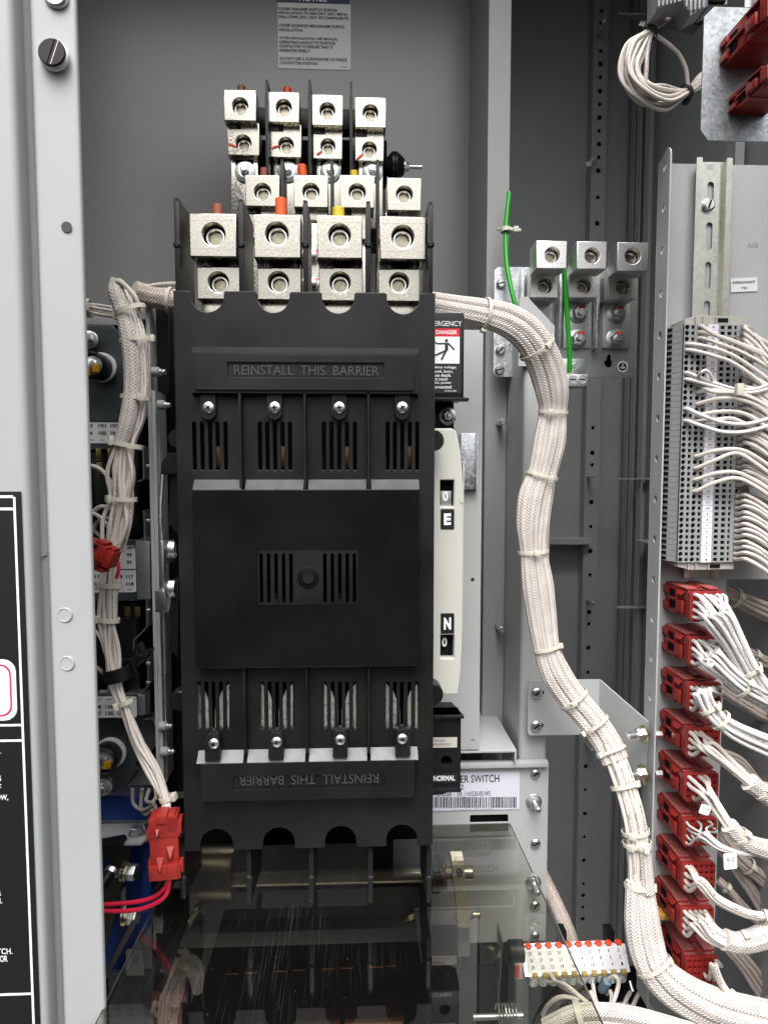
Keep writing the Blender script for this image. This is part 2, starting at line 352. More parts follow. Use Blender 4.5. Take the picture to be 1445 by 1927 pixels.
m_reddust = mat("dusty_red_nylon", (0.30, 0.085, 0.075), 0.7, var=0.15, vscale=90)
m_wire = wiremat("cream_wire", (0.64, 0.585, 0.535))
m_wirew = wiremat("white_wire", (0.62, 0.605, 0.58))
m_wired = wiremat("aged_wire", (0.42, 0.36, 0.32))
m_redwire = mat("pink_red_wire", (0.72, 0.02, 0.06), 0.35)
m_green = mat("green_wire", (0.02, 0.36, 0.02), 0.35)
m_tie = mat("nylon_tie", (0.60, 0.575, 0.48), 0.4, var=0.04)
m_tieb = mat("black_tie", (0.015, 0.015, 0.015), 0.45)
m_braid = braid("pale_braided_sleeve", (0.73, 0.675, 0.63), (0.35, 0.30, 0.265))
m_braidd = braid("aged_braided_sleeve", (0.72, 0.62, 0.55), (0.40, 0.33, 0.28))
m_white = mat("white_label", (0.76, 0.76, 0.76), 0.4)
m_whitel = mat("white_ink", (0.85, 0.85, 0.84), 0.5)
m_ink = mat("black_ink", (0.015, 0.015, 0.015), 0.5)
m_dkink = mat("placard_black", (0.012, 0.012, 0.012), 0.4)
m_notice = mat("notice_label", (0.82, 0.81, 0.80), 0.35)
m_navy = mat("navy_ink", (0.004, 0.025, 0.07), 0.35)
m_dred = mat("danger_red", (0.62, 0.006, 0.03), 0.35)
m_pink = mat("magenta_ink", (0.70, 0.012, 0.10), 0.4)
m_cream = mat("cream_plastic", (0.50, 0.50, 0.45), 0.36, bump=0.03, bscale=700, var=0.02)
m_tb = mat("terminal_grey_plastic", (0.30, 0.31, 0.31), 0.5, bump=0.05, bscale=600)
m_tbe = mat("terminal_beige_plastic", (0.42, 0.41, 0.37), 0.5, bump=0.05, bscale=600)
m_tag = mat("terminal_tag", (0.74, 0.72, 0.78), 0.45)
m_orange = mat("orange_insulation", (0.85, 0.10, 0.015), 0.45)
m_brown = mat("brown_insulation", (0.28, 0.085, 0.045), 0.5)
m_yellow = mat("yellow_insulation", (0.75, 0.52, 0.03), 0.45, col2=(0.25, 0.17, 0.02), vscale=350, lo=0.6, hi=0.66)
m_mark = mat("orange_paint_mark", (0.85, 0.07, 0.02), 0.4)
m_blue = mat("blue_solenoid_shell", (0.004, 0.035, 0.20), 0.4, var=0.15, vscale=20)
m_amber = mat("amber_plastic", (0.55, 0.28, 0.01), 0.35)
m_copper = mat("copper", (0.40, 0.20, 0.12), 0.35, 1.0)
m_bluecap = mat("blue_crimp", (0.15, 0.24, 0.30), 0.4)
m_glass = glassmat()
# ================================================================ the enclosure (setting)
YB = 0.55
xr = W(905, 600, YB).x
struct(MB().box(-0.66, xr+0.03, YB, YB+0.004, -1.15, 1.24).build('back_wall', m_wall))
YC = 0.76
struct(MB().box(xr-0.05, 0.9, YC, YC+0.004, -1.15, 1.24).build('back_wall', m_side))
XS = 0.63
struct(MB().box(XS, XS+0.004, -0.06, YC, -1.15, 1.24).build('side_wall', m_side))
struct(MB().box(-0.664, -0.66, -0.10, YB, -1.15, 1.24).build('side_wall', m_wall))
struct(MB().box(-0.664, XS+0.004, -0.13, YC, 1.24, 1.244).build('ceiling', m_wall))
struct(MB().box(-0.664, XS+0.004, -0.10, YC, -1.154, -1.15).build('floor', m_side))

# ---------------------------------------------------------------- light grey cabinet frame and door at the left
YF = -0.115
fx = lambda u, Y: W(u, 1140, Y).x
fr = thing('frame_upright', 'light grey painted steel cabinet frame beside the open door, two round plugs in it', 'cabinet frame', (fx(140, YF), YF, -0.9))
zb, zt = -0.85, 0.85
def sheet(mb, prof, z0, z1, th=0.0022):
    o = []; N = len(prof)
    for i in range(N):
        a, b = Vector(prof[max(i-1, 0)]), Vector(prof[min(i+1, N-1)]); t = (b-a).normalized(); o.append(Vector(prof[i])+Vector((-t.y, t.x))*th)
    vs = [(p[0], p[1], z) for z in (z0, z1) for p in list(prof)+[tuple(q) for q in reversed(o)]]
    n = 2*N; fs = [(k, (k+1) % n, n+(k+1) % n, n+k) for k in range(n)]
    for i in range(N-1):
        a, b, c, d = i, i+1, n-2-i, n-1-i
        fs += [(a, d, c, b), (n+a, n+b, n+c, n+d)]
    return mb.add(vs, fs)
def bend(pts, r=0.005, n=4):
    o = [pts[0]]
    for i in range(1, len(pts)-1):
        p, q, s = Vector(pts[i-1]), Vector(pts[i]), Vector(pts[i+1])
        a = q+(p-q).normalized()*min(r, (p-q).length*.45); b = q+(s-q).normalized()*min(r, (s-q).length*.45)
        for k in range(n+1):
            t = k/n; o.append(tuple(a*(1-t)**2+q*2*t*(1-t)+b*t*t))
    return o+[pts[-1]]
e = fx(175, YF)
mb = MB(); sheet(mb, bend([(fx(58, -.07), -0.05), (fx(70, -.095), -0.096), (fx(97, -.095), -0.098), (fx(100, YF), YF-0.004), (e, YF), (e+0.0004, YF+0.005)], 0.004), zb, zt)
mb.build('jamb', m_frame, fr)
mb = MB()
for (u, v) in ((123, 1157), (127, 1248)):
    p = W(u, v, YF-0.0022); mb.lathe([(0.0074, 0), (0.0074, -0.0010), (0.0069, -0.0015), (0.0064, -0.0015), (0.0061, -0.0010)], p, (0, 1, 0), 28)
    mb.build('hole_plug', m_frame, fr); mb = MB()
p = W(126, 427, YF-0.0023); MB().lathe([(0.0050, 0), (0.0050, -0.0002)], p, (0, 1, 0), 24).build('bolt_hole', mat('hole_grey', (.05, .05, .05), .7), fr)
p = W(108, -5, YF-0.0018); MB().lathe([(0.011, 0), (0.011, -0.003), (0.009, -0.005)], p, (0, 1, 0), 24).build('washer', m_steel, fr)
mb = MB()
for pts in (((76, 1049), (84, 1047), (92, 1044)), ((91, 1044), (94, 1032), (96, 1020))):
    P = [W(u, v, -.0990 if u < 93 else -.106) for u, v in pts]; mb.tube(P, .0006, 5)
mb.build('scratch', mat('scratch_brown', (.12, .10, .09), .6), fr)
dr = thing('cabinet_door', 'off white cabinet door edge at far left carrying a black placard', 'door', (fx(20, -.13), -.13, -0.9))
mb = MB(); sheet(mb, bend([(fx(-380, -.13), -0.13), (fx(63, -.13), -0.13), (fx(69, -.10), -0.06)], 0.010, 6), zb, zt); mb.build('panel', m_frame, dr)
# latch stud
p = W(102, 108, -0.165)
ts = thing('quarter_turn_latch', 'dark slotted quarter turn stud in a white plastic bush on the light frame', 'latch stud', (p.x, YF-0.004, p.z))
b0 = W(106, 109, YF-.003); hh = .007
MB().cyl(b0, b0+Vector((0, -hh, 0)), 0.0136, 28, 0, 0.002).build('bush', m_white, ts)
mb = MB(); c = b0+Vector((0, -hh, 0)); mb.cyl(c, c+Vector((0, -0.003, 0)), 0.0126, 28, 0, 0.001)
q = c+Vector((0, -0.0032, 0))
for k, wd, m_ in ((-.001, 0.0007, 1), (0.0025, 0.0003, 2)):
    mb.add([q+Vector((0.0045+k+wd, 0, 0.0110)), q+Vector((0.0045+k-wd, 0, 0.0110)), q+Vector((-0.0035+k-wd, 0, -0.0110)), q+Vector((-0.0035+k+wd, 0, -0.0110))], [(0, 1, 2, 3)], m_)
mb.build('stud', [mat('dark_stud', (0.03, 0.026, 0.026), 0.3, 0.6), m_dark, m_bar], ts)
# placard on the door
YP = -0.1306
x1t = W(40, 925, YP).x; x1b = W(78, 1927, YP).x; xp = (x1t+x1b)/2
zt_ = W(20, 925, YP).z
pl = thing('warning_placard', 'black door placard with white border lines and white capital lettering', 'placard', (xp-.08, YP, zt_-.3))
MB().box(xp-0.30, xp, YP-0.0008, YP, -0.86, zt_).build('sheet', m_dkink, pl)
y = YP-0.0011; mb = MB(); bw = 0.0022
zz = lambda v: W(20, v, YP).z
mb.box(xp-0.0075, xp-0.0053, y, y+.0002, -0.855, zz(935)); 
mb.box(xp-0.30, xp-0.0075, y, y+.0002, zz(937), zz(932))
mb.box(xp-0.30, xp-0.0075, y, y+.0002, zz(960), zz(955))
for v in (1364, 1393, 1870): mb.box(xp-0.30, xp-0.0075, y, y+.0002, zz(v+2), zz(v-2))
mb.build('border', m_whitel, pl)
mb = MB(); mb.plate([rrect(xp-0.10, zz(1355), xp-0.011, zz(1240), 0.012)], y, y+.0002); mb.build('panel', m_whitel, pl)
mb = MB(); y2 = y-.0003
mb.plate([rrect(xp-0.11, zz(1347), xp-0.0155, zz(1249), 0.010), rrect(xp-0.108, zz(1344), xp-0.0172, zz(1252), 0.009)], y2, y2+.0001); mb.build('outline', m_pink, pl)
mb = MB()
for t, u1, v0, v1 in (("SWITCH).", 3, 1411, 1421), ("LOADS", 3, 1460, 1470), ("SOURCE:", 3, 1473, 1483), ("SHOWN BELOW,", 16, 1496, 1508), ("HANDLE OR", 3, 1676, 1686), ("POSITION.", 5, 1690, 1701), ("TRANSFER SWITCH.", 24, 1786, 1797), ("CONTACTOR", 15, 1799, 1811)):
    wd = len(t)*7.2; mb.tpx(t, u1-wd, v0, u1, v1, y, bold=0.012)
mb.build('lettering', m_whitel, pl)
# notice label on the back wall
YN = YB-0.0012
x0, x1, z0, z1 = R(523, -12, 660, 130, YN)
nl = thing('notice_sign', 'pale notice sticker with a navy heading band on the grey back wall', 'notice label', ((x0+x1)/2, YN, z0))
mb = MB(); mb.plate([rrect(x0, z0, x1, W(590, -40, YN).z, 0.004)], YN, YN+.001); mb.build('sticker', m_notice, nl)
mb = MB(); mb.px(521, -40, 659, 6, YN-.0004, .0003); mb.build('heading_band', m_navy, nl)
mb = MB(); yt = YN-.0008
mb.tpx("NOTICE", 563, -11, 615, 3, yt, bold=.03); mb.build('heading', m_notice, nl)
mb = MB()
rows = (("COVER TRANSFER SWITCH DURING", 524, 634, 15), ("INSTALLATION TO KEEP DIRT, GRIT, METAL", 524, 654, 23), ("DRILL CHIPS, ETC., OUT OF COMPONENTS.", 524, 657, 30.5),
        ("COVER SOLENOID MECHANISM DURING", 525, 648, 46), ("INSTALLATION.", 525, 571, 53.5), ("AFTER INSTALLATION, USE MANUAL", 526, 636, 70), ("OPERATING HANDLE TO POSITION", 526, 631, 77.5),
        ("CONTACTOR TO ENSURE THAT IT", 526, 627, 85), ("OPERATES FREELY.", 526, 585, 92.5), ("DO NOT USE A SCREWDRIVER TO FORCE", 527, 653, 108.5), ("CONTACTOR POSITION.", 527, 599, 116))
for t, a, b, v in rows: mb.tpx(t, a, v, b, v+5.6, yt, bold=.018)
mb.tpx("386421", 643, 125, 653, 127.5, yt); mb.build('lettering', m_ink, nl)

# ---------------------------------------------------------------- posts and rails
def post(name, label, cat, u0, u1, v, Y, dep, m, z0=-1.15, z1=1.24, lip=0.0, hol=()):
    xa, xb = W(u0, v, Y).x, W(u1, v, Y).x
    t = thing(name, label, cat, ((xa+xb)/2, Y, z0))
    mb = MB()
    loops = [rrect(xa, z0, xb, z1)] + [circ((xa+xb)/2+dx, z, r, 12) for dx, z, r in hol]
    mb.plate(loops, Y, Y+0.003)
    mb.box(xa, xa+0.003, Y+0.003, Y+dep, z0, z1); mb.box(xb-0.003, xb, Y+0.003, Y+dep, z0, z1)
    mb.build('channel', m, t); return t, xa, xb
post('frame_post', 'grey vertical steel post at the right end of the back wall', 'post', 918, 959, 240, 0.36, 0.19, m_post)
# dark gap post behind
t, xa, xb = post('punched_rail', 'grey vertical punched rail with a row of round holes in the dark right compartment', 'rail', 1104, 1131, 700, 0.73, 0.03, m_side,
     hol=[(0, W(1117, v, .73).z, S(4.6, .73) if i % 2 else S(3.6, .73)) for i, v in enumerate((20, 44, 95, 120, 145, 171, 196, 221, 246, 271, 296, 321, 371, 420, 805, 852, 875, 945, 991, 1037, 1082, 1152, 1174, 1219, 1265, 1442, 1486, 1531, 1575, 1619, 1663, 1685, 1707, 1729))])
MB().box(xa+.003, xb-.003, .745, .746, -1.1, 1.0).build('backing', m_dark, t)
for (u, v) in ((1126, 66), (1109, 898), (1108, 1130), (1105, 1400)):
    p = W(u-3, v-2, .73); q = MB().cyl(p, p+Vector((0, -.045, 0)), .0042, 12, 0, .0008).build('stud', m_steel)
    q['label'] = {66: 'short zinc stud near the top of the punched rail', 898: 'zinc stud beside the middle shelf of the punched rail', 1130: 'zinc stud in the punched rail left of the red connectors', 1400: 'zinc stud low on the punched rail under the angled bracket'}[v]
    q['category'] = 'stud'; q['group'] = 'studs in the punched rail'
# zip tie left hanging from the rail
p = W(1121, 297, .722); pt = [p, p+Vector((-.006, -.012, -.006)), p+Vector((-.016, -.02, -.014)), p+Vector((-.024, -.024, -.024))]
mb = MB(); mb.tube(cr(pt, 5), .0024, 6); mb.box(pt[3].x-.006, pt[3].x+.004, pt[3].y-.004, pt[3].y+.004, pt[3].z-.006, pt[3].z+.004, .001)
tag(mb.build('cable_tie', m_tie), 'loose white cable tie hanging from a hole of the punched rail', 'cable tie')
# side wall ribs
for (Y, lab) in ((0.735, 'narrow grey rib on the right side wall nearest the punched rail'), (0.70, 'grey perforated rib in the middle of the right side wall'), (0.655, 'outer grey rib on the right side wall beside the terminal panel')):
    mb = MB(); mb.box(XS-.018, XS-.0005, Y, Y+.003, -1.15, 1.24); mb.box(XS-.018, XS-.016, Y-.022, Y, -1.15, 1.24)
    o = mb.build('wall_rib', m_post); tag(o, lab, 'rib', 'ribs on the right side wall')
for (v, lab) in ((24, 'small grey crossbar between the side wall ribs near the top'), (900, 'small grey crossbar between side wall ribs level with the E window'), (1143, 'small grey crossbar between side wall ribs level with the N window')):
    z = W(1185, v, .63).z; tag(MB().box(W(1160, v, .64).x, XS-.0006, .63, .648, z-.003, z, .0006).build('crossbar', m_post), lab, 'crossbar', 'crossbars in the right compartment')
z = W(1200, 1018, .60).z; tag(MB().box(XS-.03, XS-.0006, .45, .63, z-.003, z, .0006).build('crossbar', m_post), 'short grey shelf bracket on the side wall behind the terminal panel', 'crossbar', 'crossbars in the right compartment')
z = W(1060, 1012, YC-.02).z
tag(MB().box(W(1020, 1012, YC).x, W(1100, 1012, YC).x-.002, YC-.05, YC-.001, z-.012, z).build('crossbar', m_post), 'grey crossbar on the back wall behind the big cable harness', 'crossbar', 'crossbars in the right compartment')

# light column that carries the rating plate
YL = 0.245
xa, xb = W(978, 1300, YL).x, W(1031, 1300, YL).x
cl = thing('support_column', 'light grey vertical column behind the big braided harness', 'column', ((xa+xb)/2, YL, -1.1))
zt = W(1000, 566, YL).z
mb = MB(); sheet(mb, bend([(xa, YL+.16), (xa, YL), (xb, YL), (xb, YL+.05)], 0.008, 5), -1.1, zt-.045); mb.build('channel', m_grey, cl)
# dark deep wall left of the column, under the ground plate
mb = MB(); A = W(966, 566, YL+.02)
x0_, z0_ = W(975, 562, YL).x, W(975, 562, YL).z
mb.plate([[(x0_, W(980, 690, YL).z), (x0_, z0_), (x0_+.012, z0_+.002), (W(1041, 615, YL).x, W(1041, 615, YL).z), (W(1041, 615, YL).x, W(1041, 662, YL).z), (xb, W(1041, 690, YL).z)]], YL-.006, YL-.003)
mb.build('gusset', m_grey, cl)
# inner panel behind the indicator housing
YI = 0.215
x0, x1, z0, z1 = R(700, 620, 905, 1412, YI); 
ip = thing('mounting_panel', 'light grey mounting panel right of the black cover with a turned back shelf', 'panel', (x1, YI, z0))
mb = MB(); mb.plate([rrect(x0, z0, x1, z1, 0.001), circ(W(889, 1091, YI).x, W(889, 1091, YI).z, S(4, YI), 16), circ(W(889, 1393, YI).x, W(889, 1393, YI).z, S(4, YI), 16), circ(W(883, 760, YI).x, W(883, 760, YI).z, S(1, YI), 8)], YI, YI+.003)
mb.build('sheet', m_grey, ip)
xs, zs = W(972, 1413, YI).x, W(930, 1413, YI).z
mb = MB(); mb.box(x0, xs, YI, .50, zs-.003, zs, .0005); mb.box(xs-.003, xs, YI, .40, zs-.020, zs-.003, .0008); mb.build('shelf', m_grey, ip)
mb = MB(); mb.px(867, 815, 900, 921, YI-.012, .010, .0005)
mb.px(896, 815, 900, 921, YI-.016, .004); tag(mb.build('galvanised_strip', m_galv, None), 'spangled galvanised strip beside the cream indicator housing', 'metal strip')
for (u, v, lab) in ((938, 800, 'zinc pin in the grey post level with the black hinge knob'), (936, 1180, 'zinc pin in the grey post level with the N window')):
    p = W(u, v-4, .36); tag(MB().cyl(p, p+Vector((0, -.036, 0)), .0052, 14, 0, .001).build('pin', m_steel), lab, 'pin', 'pins in the grey post')
p = W(929, 1340, .36); MB().cyl(p, p+Vector((0, -.002, 0)), .004, 14).build('x', m_dark) if False else None

# rating plate panel
YR = 0.235
x0, x1, z0, z1 = R(812, 1442, 1029, 1773, YR)
rp = thing('bracket_plate', 'light grey bracket plate with a serial number label and bolts in it', 'plate', (x1-.1, YR, z0))
mb = MB(); sx0, sx1, sz0, sz1 = R(884, 1533, 956, 1546, YR)
mb.plate([rrect(x0, z0, x1, z1, .001), rrect(sx0, sz0-.002, sx1, sz1)], YR, YR+.003); mb.build('sheet', m_grey, rp)
mb = MB(); mb.px(812, 1436, 1032, 1446, YR-.012, .0118, .001); mb.build('flange', m_grey, rp)
mb = MB(); mb.px(880, 1530, 960, 1552, YR+.012, .002); mb.build('slot', m_dark, rp)
for (u, v, big) in ((1007, 1455, 0), (1004, 1508, 1), (1007, 1586, 0), (1003, 1660, 1), (1006, 1703, 0), (1006, 1760, 0)):
    p = W(u, v, YR-.001); mb = MB()
    if big:
        mb.lathe([(.0125, 0), (.0125, -.0015), (.0118, -.002)], p, (0, 1, 0), 24); mb.lathe([(.0082, -.002), (.0088, -.003), (.0088, -.009), (.0080, -.010)], p, (0, 1, 0), 6); mb.cyl(p+Vector((0, -.010, 0)), p+Vector((0, -.030, 0)), .0042, 14, 0, .001)
        mb.build('stud_nut', m_steel, rp)
    else:
        mb.slothead(p, .0075, .005); mb.build('screw', [m_steel, m_dark], rp)
x0, x1, z0, z1 = R(740, 1454, 977, 1525, YR-.001)
sn = thing('serial_label', 'white serial number label with barcode reading SWITCH', 'label', ((x0+x1)/2, YR-.001, z0))
mb = MB(); mb.plate([rrect(x0, z0, x1, z1, .003)], YR-.0016, YR-.0008); mb.build('sticker', mat('serial_white', (0.66, 0.66, 0.74), .4), sn)
mb = MB(); yt = YR-.0020
mb.tpx("TRANSFER SWITCH", 814, 1459, 939, 1473, yt, bold=.012); mb.tpx("60 HZ", 845, 1477, 873, 1486, yt); mb.tpx("GM53268", 822, 1490, 849, 1498, yt); mb.tpx("SN: 1141520-001WE", 860, 1489, 923, 1498, yt)
u = 815.0; rnd = random.Random(3)
while u < 970:
    wd = rnd.choice((.9, .9, 1.6, 2.4)); mb.px(u, 1500, u+wd, 1520, yt, .0001); u += wd+rnd.choice((1.0, 1.2, 1.9))
mb.tpx("(1P) 1141520-001 WE GM53268 A", 850, 1522, 929, 1524.5, yt)
mb.build('print', m_ink, sn)

# angled bracket from the column to the terminal panel
YK = 0.225
bk = thing('angle_bracket', 'light grey angled bracket bolted across from the column to the terminal panel', 'bracket', (W(1060, 1383, YK).x, YK, W(1060, 1383, YK).z))
x0, x1, z0, z1 = R(993, 1280, 1127, 1383, YK); r = .004
mb = MB(); mb.plate([[(x0+r, z0), (x1, z0), (x1, z1), (x0+r, z1), (x0, z1-r), (x0, z0+r)]], YK, YK+.003)
P = [W(1127, 1279, YK), W(1226, 1365, .14), W(1226, 1482, .14), W(1127, 1385, YK)]
P[1] = Vector((x1+.062, .135, P[0].z-.045)); P[2] = Vector((x1+.062, .135, P[0].z-.120)); P[3] = Vector((x1, YK, z0)); P[0] = Vector((x1, YK, z1))
n_ = (P[1]-P[0]).cross(P[2]-P[0]).normalized()*.003
P = [W(1127, 1279, YK), W(1220, 1360, .135), W(1226, 1368, .13), W(1226, 1478, .13), W(1218, 1483, .135), W(1127, 1410, YK)]
mb.add(P+[p+n_ for p in P], [(0, 1, 2, 3, 4, 5), (11, 10, 9, 8, 7, 6)]+[(k, k+6, (k+1) % 6+6, (k+1) % 6) for k in range(6)])
mb.build('plate', m_grey, bk)
for (u, v) in ((1009, 1303), (1008, 1365)):
    p = W(u, v, YK-.0008); mb = MB(); mb.slothead(p, .0082, .006)
    mb.plate([rrect(p.x, p.z-.003, p.x+.012, p.z+.003, .003)], p.y-.0004, p.y-.0001, 0, 1); mb.build('screw', [m_steel, m_dark], bk)
for (u, v) in ((1211, 1381), (1211, 1455)):
    p = W(u, v, .128); d = Vector((-1, -.25, 0)).normalized(); mb = MB()
    mb.lathe([(.0125, 0), (.0125, .002), (.0115, .0025)], p, d, 22, 1); mb.lathe([(.0085, .0025), (.0092, .004), (.0092, .011), (.008, .0125)], p, d, 6); mb.cyl(p+d*.012, p+d*.026, .0045, 14, 0, .001)
    q = W(1231, v+2, .135); mb.cyl(q, q+Vector((.010, 0, 0)), .006, 6)
    mb.build('hex_bolt', [m_steel, m_yzinc], bk)
# ground bar mount
YG = 0.33
x0, x1, z0, z1 = R(928, 505, 1197, 710, YG)
gp = thing('ground_plate', 'blue grey zinc ground plate carrying three double lugs and the earth symbol', 'ground plate', ((x0+x1)/2, YG, z0))
mb = MB(); c = .006
kx, kz = W(1145, 676, YG).x, W(1145, 676, YG).z
xm = W(1000, 600, YG).x
key = [(kx-.0035, kz+.004), (kx-.0035, kz-.002)]+[(kx+.0075*math.cos(t), kz-.006+.0075*math.sin(t)) for t in [math.radians(150+24*k) for k in range(11)]]+[(kx+.0035, kz-.002), (kx+.0035, kz+.006), (kx, kz+.009)]
mb.plate([rrect(xm, z0, x1, z1), key], YG, YG+.003); mb.build('plate', m_bar, gp)
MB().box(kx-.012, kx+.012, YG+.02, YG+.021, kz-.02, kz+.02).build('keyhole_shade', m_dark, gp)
mb = MB(); mb.plate([[(x0+c, z0), (xm-.001, z0), (xm-.001, z1), (x0+c, z1), (x0, z1-c), (x0, z0+c)]], YG-.004, YG-.001)
for u in (980, 1052, 1122): mb.px(u, 506, u+6, 655, YG-.022, .02, .001)
mb.build('galvanised_mount', m_galv, gp)
for (u, v) in ((942, 534), (941, 659), (939, 696)):
    mb = MB(); mb.slothead(W(u, v, YG-.0045), .0078, .006); mb.build('screw', [m_steel, m_dark], gp)
p = W(1171, 690, YG-.0006); mb = MB(); mb.plate([circ(p.x, p.z, .0088, 28), circ(p.x, p.z, .0072, 28)], p.y-.0002, p.y); mb.build('earth_symbol_ring', m_whitel, gp)
mb = MB(); mb.plate([circ(p.x, p.z, .0070, 28)], p.y-.0002, p.y); mb.plate([rrect(p.x-.0045, p.z-.0015, p.x+.0045, p.z-.0005)], p.y-.0006, p.y-.0004, 0, 1); mb.plate([rrect(p.x-.0005, p.z-.0005, p.x+.0005, p.z+.005)], p.y-.0006, p.y-.0004, 0, 1)
mb.plate([rrect(p.x-.003, p.z-.0033, p.x+.003, p.z-.0025)], p.y-.0006, p.y-.0004, 0, 1); mb.build('earth_symbol', [m_ink, m_whitel], gp)
# ================================================================ the transfer switch
ZT, ZB = 0.2478*D, -0.578*D
X0, X1 = -0.2552*D, 0.1180*D
def cw(u, v): p = W(u, v, 0); return (p.x, p.z)
sc_ = thing('switch_cover', 'large black moulded plastic barrier cover over the transfer switch', 'barrier cover', ((X0+X1)/2, 0.02, ZB))
def notch(ua, ub, zedge, zin, up):
    xa, xb = W(ua, 575, 0).x, W(ub, 575, 0).x
    r = (xb-xa)/2; cx = (xa+xb)/2; o = []
    if up:   # notch in the top edge, walked from right to left
        zc = zin+r; o = [(xb+.002, zedge), (xb, zedge-.002)]+[(cx+r*math.cos(t), zc+r*math.sin(t)) for t in [-math.pi*k/12 for k in range(13)]]+[(xa, zedge-.002), (xa-.002, zedge)]
    else:
        zc = zin-r; o = [(xa-.001, zedge), (xa, zedge+.002)]+[(cx+r*math.cos(t), zc+r*math.sin(t)) for t in [math.pi-math.pi*k/12 for k in range(13)]]+[(xb, zedge+.002), (xb+.001, zedge)]
    return o
zi = W(580, 589, 0).z; zj = W(580, 1556, 0).z
out = [(X0, ZB)]
def bx(u): return W(u, 1580, 0).x
for ua, ub in ((377, 438), (495.5, 554.7), (612, 670.5), (727, 785)):
    k = []
    xa, xb = bx(ua), bx(ub); r = (xb-xa)/2; cx = (xa+xb)/2; zc = zj-r
    out += [(xa-.001, ZB), (xa, ZB+.002)]+[(cx+r*math.cos(t), zc+r*math.sin(t)) for t in [math.pi-math.pi*q/14 for q in range(15)]]+[(xb, ZB+.002), (xb+.001, ZB)]
out += [(X1, ZB), (X1, ZT)]
for ua, ub in ((728, 789), (606, 666.6), (484, 545), (359.5, 421.7)): out += notch(ua, ub, ZT, zi, True)
out += [(X0, ZT)]
def slots(us, v0, v1, Y, w=3.4):
    o = []
    for u in us:
        p, q = W(u, v0, Y), W(u, v1, Y); x = (p.x+q.x)/2; h = S(w, Y); o.append(rrect(x-h, q.z, x+h, p.z, h*.98, 3))
    return o
UV1 = ((366, 381, 396, 410, 425), (489.5, 503.5, 517.7, 532, 546), (609.5, 624, 638.5, 653, 668), (729.5, 743, 757, 771, 785))
UV2 = ((374.7, 389, 402, 416, 430), (493.7, 508, 521.6, 535.7, 550), (612, 626, 640, 653.6, 668), (729, 743, 756, 770.5, 784.6))
cx0, cx1, cz0, cz1 = R(366, 921, 788, 1255, -.014); 
loops = [out]
for g in UV1: loops += slots(g, 794, 885, 0)
for g in UV2: loops += slots(g, 1283, 1372, 0)
loops.append(rrect(cx0+.03, cz0+.03, cx1-.03, cz1-.03))
mb = MB(); mb.plate(loops, 0, .004, .0009)
mb.box(X0+.0005, X0+.004, .0042, .06, ZB+.001, ZT-.001, .0008); mb.box(X1-.004, X1-.0005, .0042, .06, ZB+.001, ZT-.001, .0008)
# vertical ribs between the poles
for ua, ub, va, vb in ((452, 456, 738, 921), (573.5, 575, 738, 921), (692.5, 693, 738, 921), (461, 463, 1250, 1412), (578, 578, 1250, 1412), (694, 693, 1250, 1412)):
    a = W((ua+ub)/2, va, 0); b = W((ua+ub)/2, vb, 0); h = S(3.4, 0); mb.frus(a.x-h, a.x+h, b.z, a.z, 0, -.012, h*.4, h*.4, .001, .001)
# upper boss with its recessed caption strip
x0, x1, z0, z1 = R(358, 650, 789, 745, -.012)
rx0, rx1, rz0, rz1 = R(429, 683, 722, 711, -.012)
mb.frus(x0, x1, z0, z1, .0005, -.012, .002, .002, .009, .003)
mb.m[-3] = 1  # top bevel takes the painted sky sheen
mb.build('shell', [m_black, m_bevel_lit], sc_)
mb = MB(); mb.plate([rrect(x0+.006, z0+.006, x1-.006, z1-.010), rrect(rx0, rz0, rx1, rz1)], -.0145, -.0125, .0006)
mb.build('upper_boss', m_black, sc_)
m_ridge = mat('edge_lit_lettering_plastic', (0.05, 0.05, 0.05), 0.35)  # lightened plastic: light caught by the letter edges put into the colour
mb = MB(); mb.tpx("REINSTALL  THIS  BARRIER", 441, 688, 713, 706, -.0134); mb.build('raised_lettering', m_ridge, sc_)
# lower boss
x0, x1, z0, z1 = R(375, 1411, 784, 1508, -.012)
rx0, rx1, rz0, rz1 = R(440, 1457, 723, 1482, -.013)
mb = MB(); us = (372, 458, 466, 575, 583, 690, 698, 788)
zt1, zt2 = W(580, 1408, 0).z, W(580, 1434, -.014).z
for a, b in ((372, 458.5), (466.5, 574.5), (582, 690.5), (697.5, 786)):
    xa, xb = W(a, 1420, -.007).x, W(b, 1420, -.007).x
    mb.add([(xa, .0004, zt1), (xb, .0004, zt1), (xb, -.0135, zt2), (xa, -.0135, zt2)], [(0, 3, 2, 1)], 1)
mb.frus(x0, x1, z0, zt2+.0004, .0005, -.0134, .002, .002, .0002, .003)
mb.plate([rrect(x0+.003, z0+.004, x1-.003, zt2+.0002), rrect(rx0, rz0, rx1, rz1)], -.0156, -.0136, .0005)
mb.build('lower_boss', [m_black, m_bevel_lit2], sc_)
mb = MB(); mb.tpx("REINSTALL  THIS  BARRIER", 450, 1458, 712, 1476, -.0148, flip=True); mb.build('raised_lettering', m_ridge, sc_)
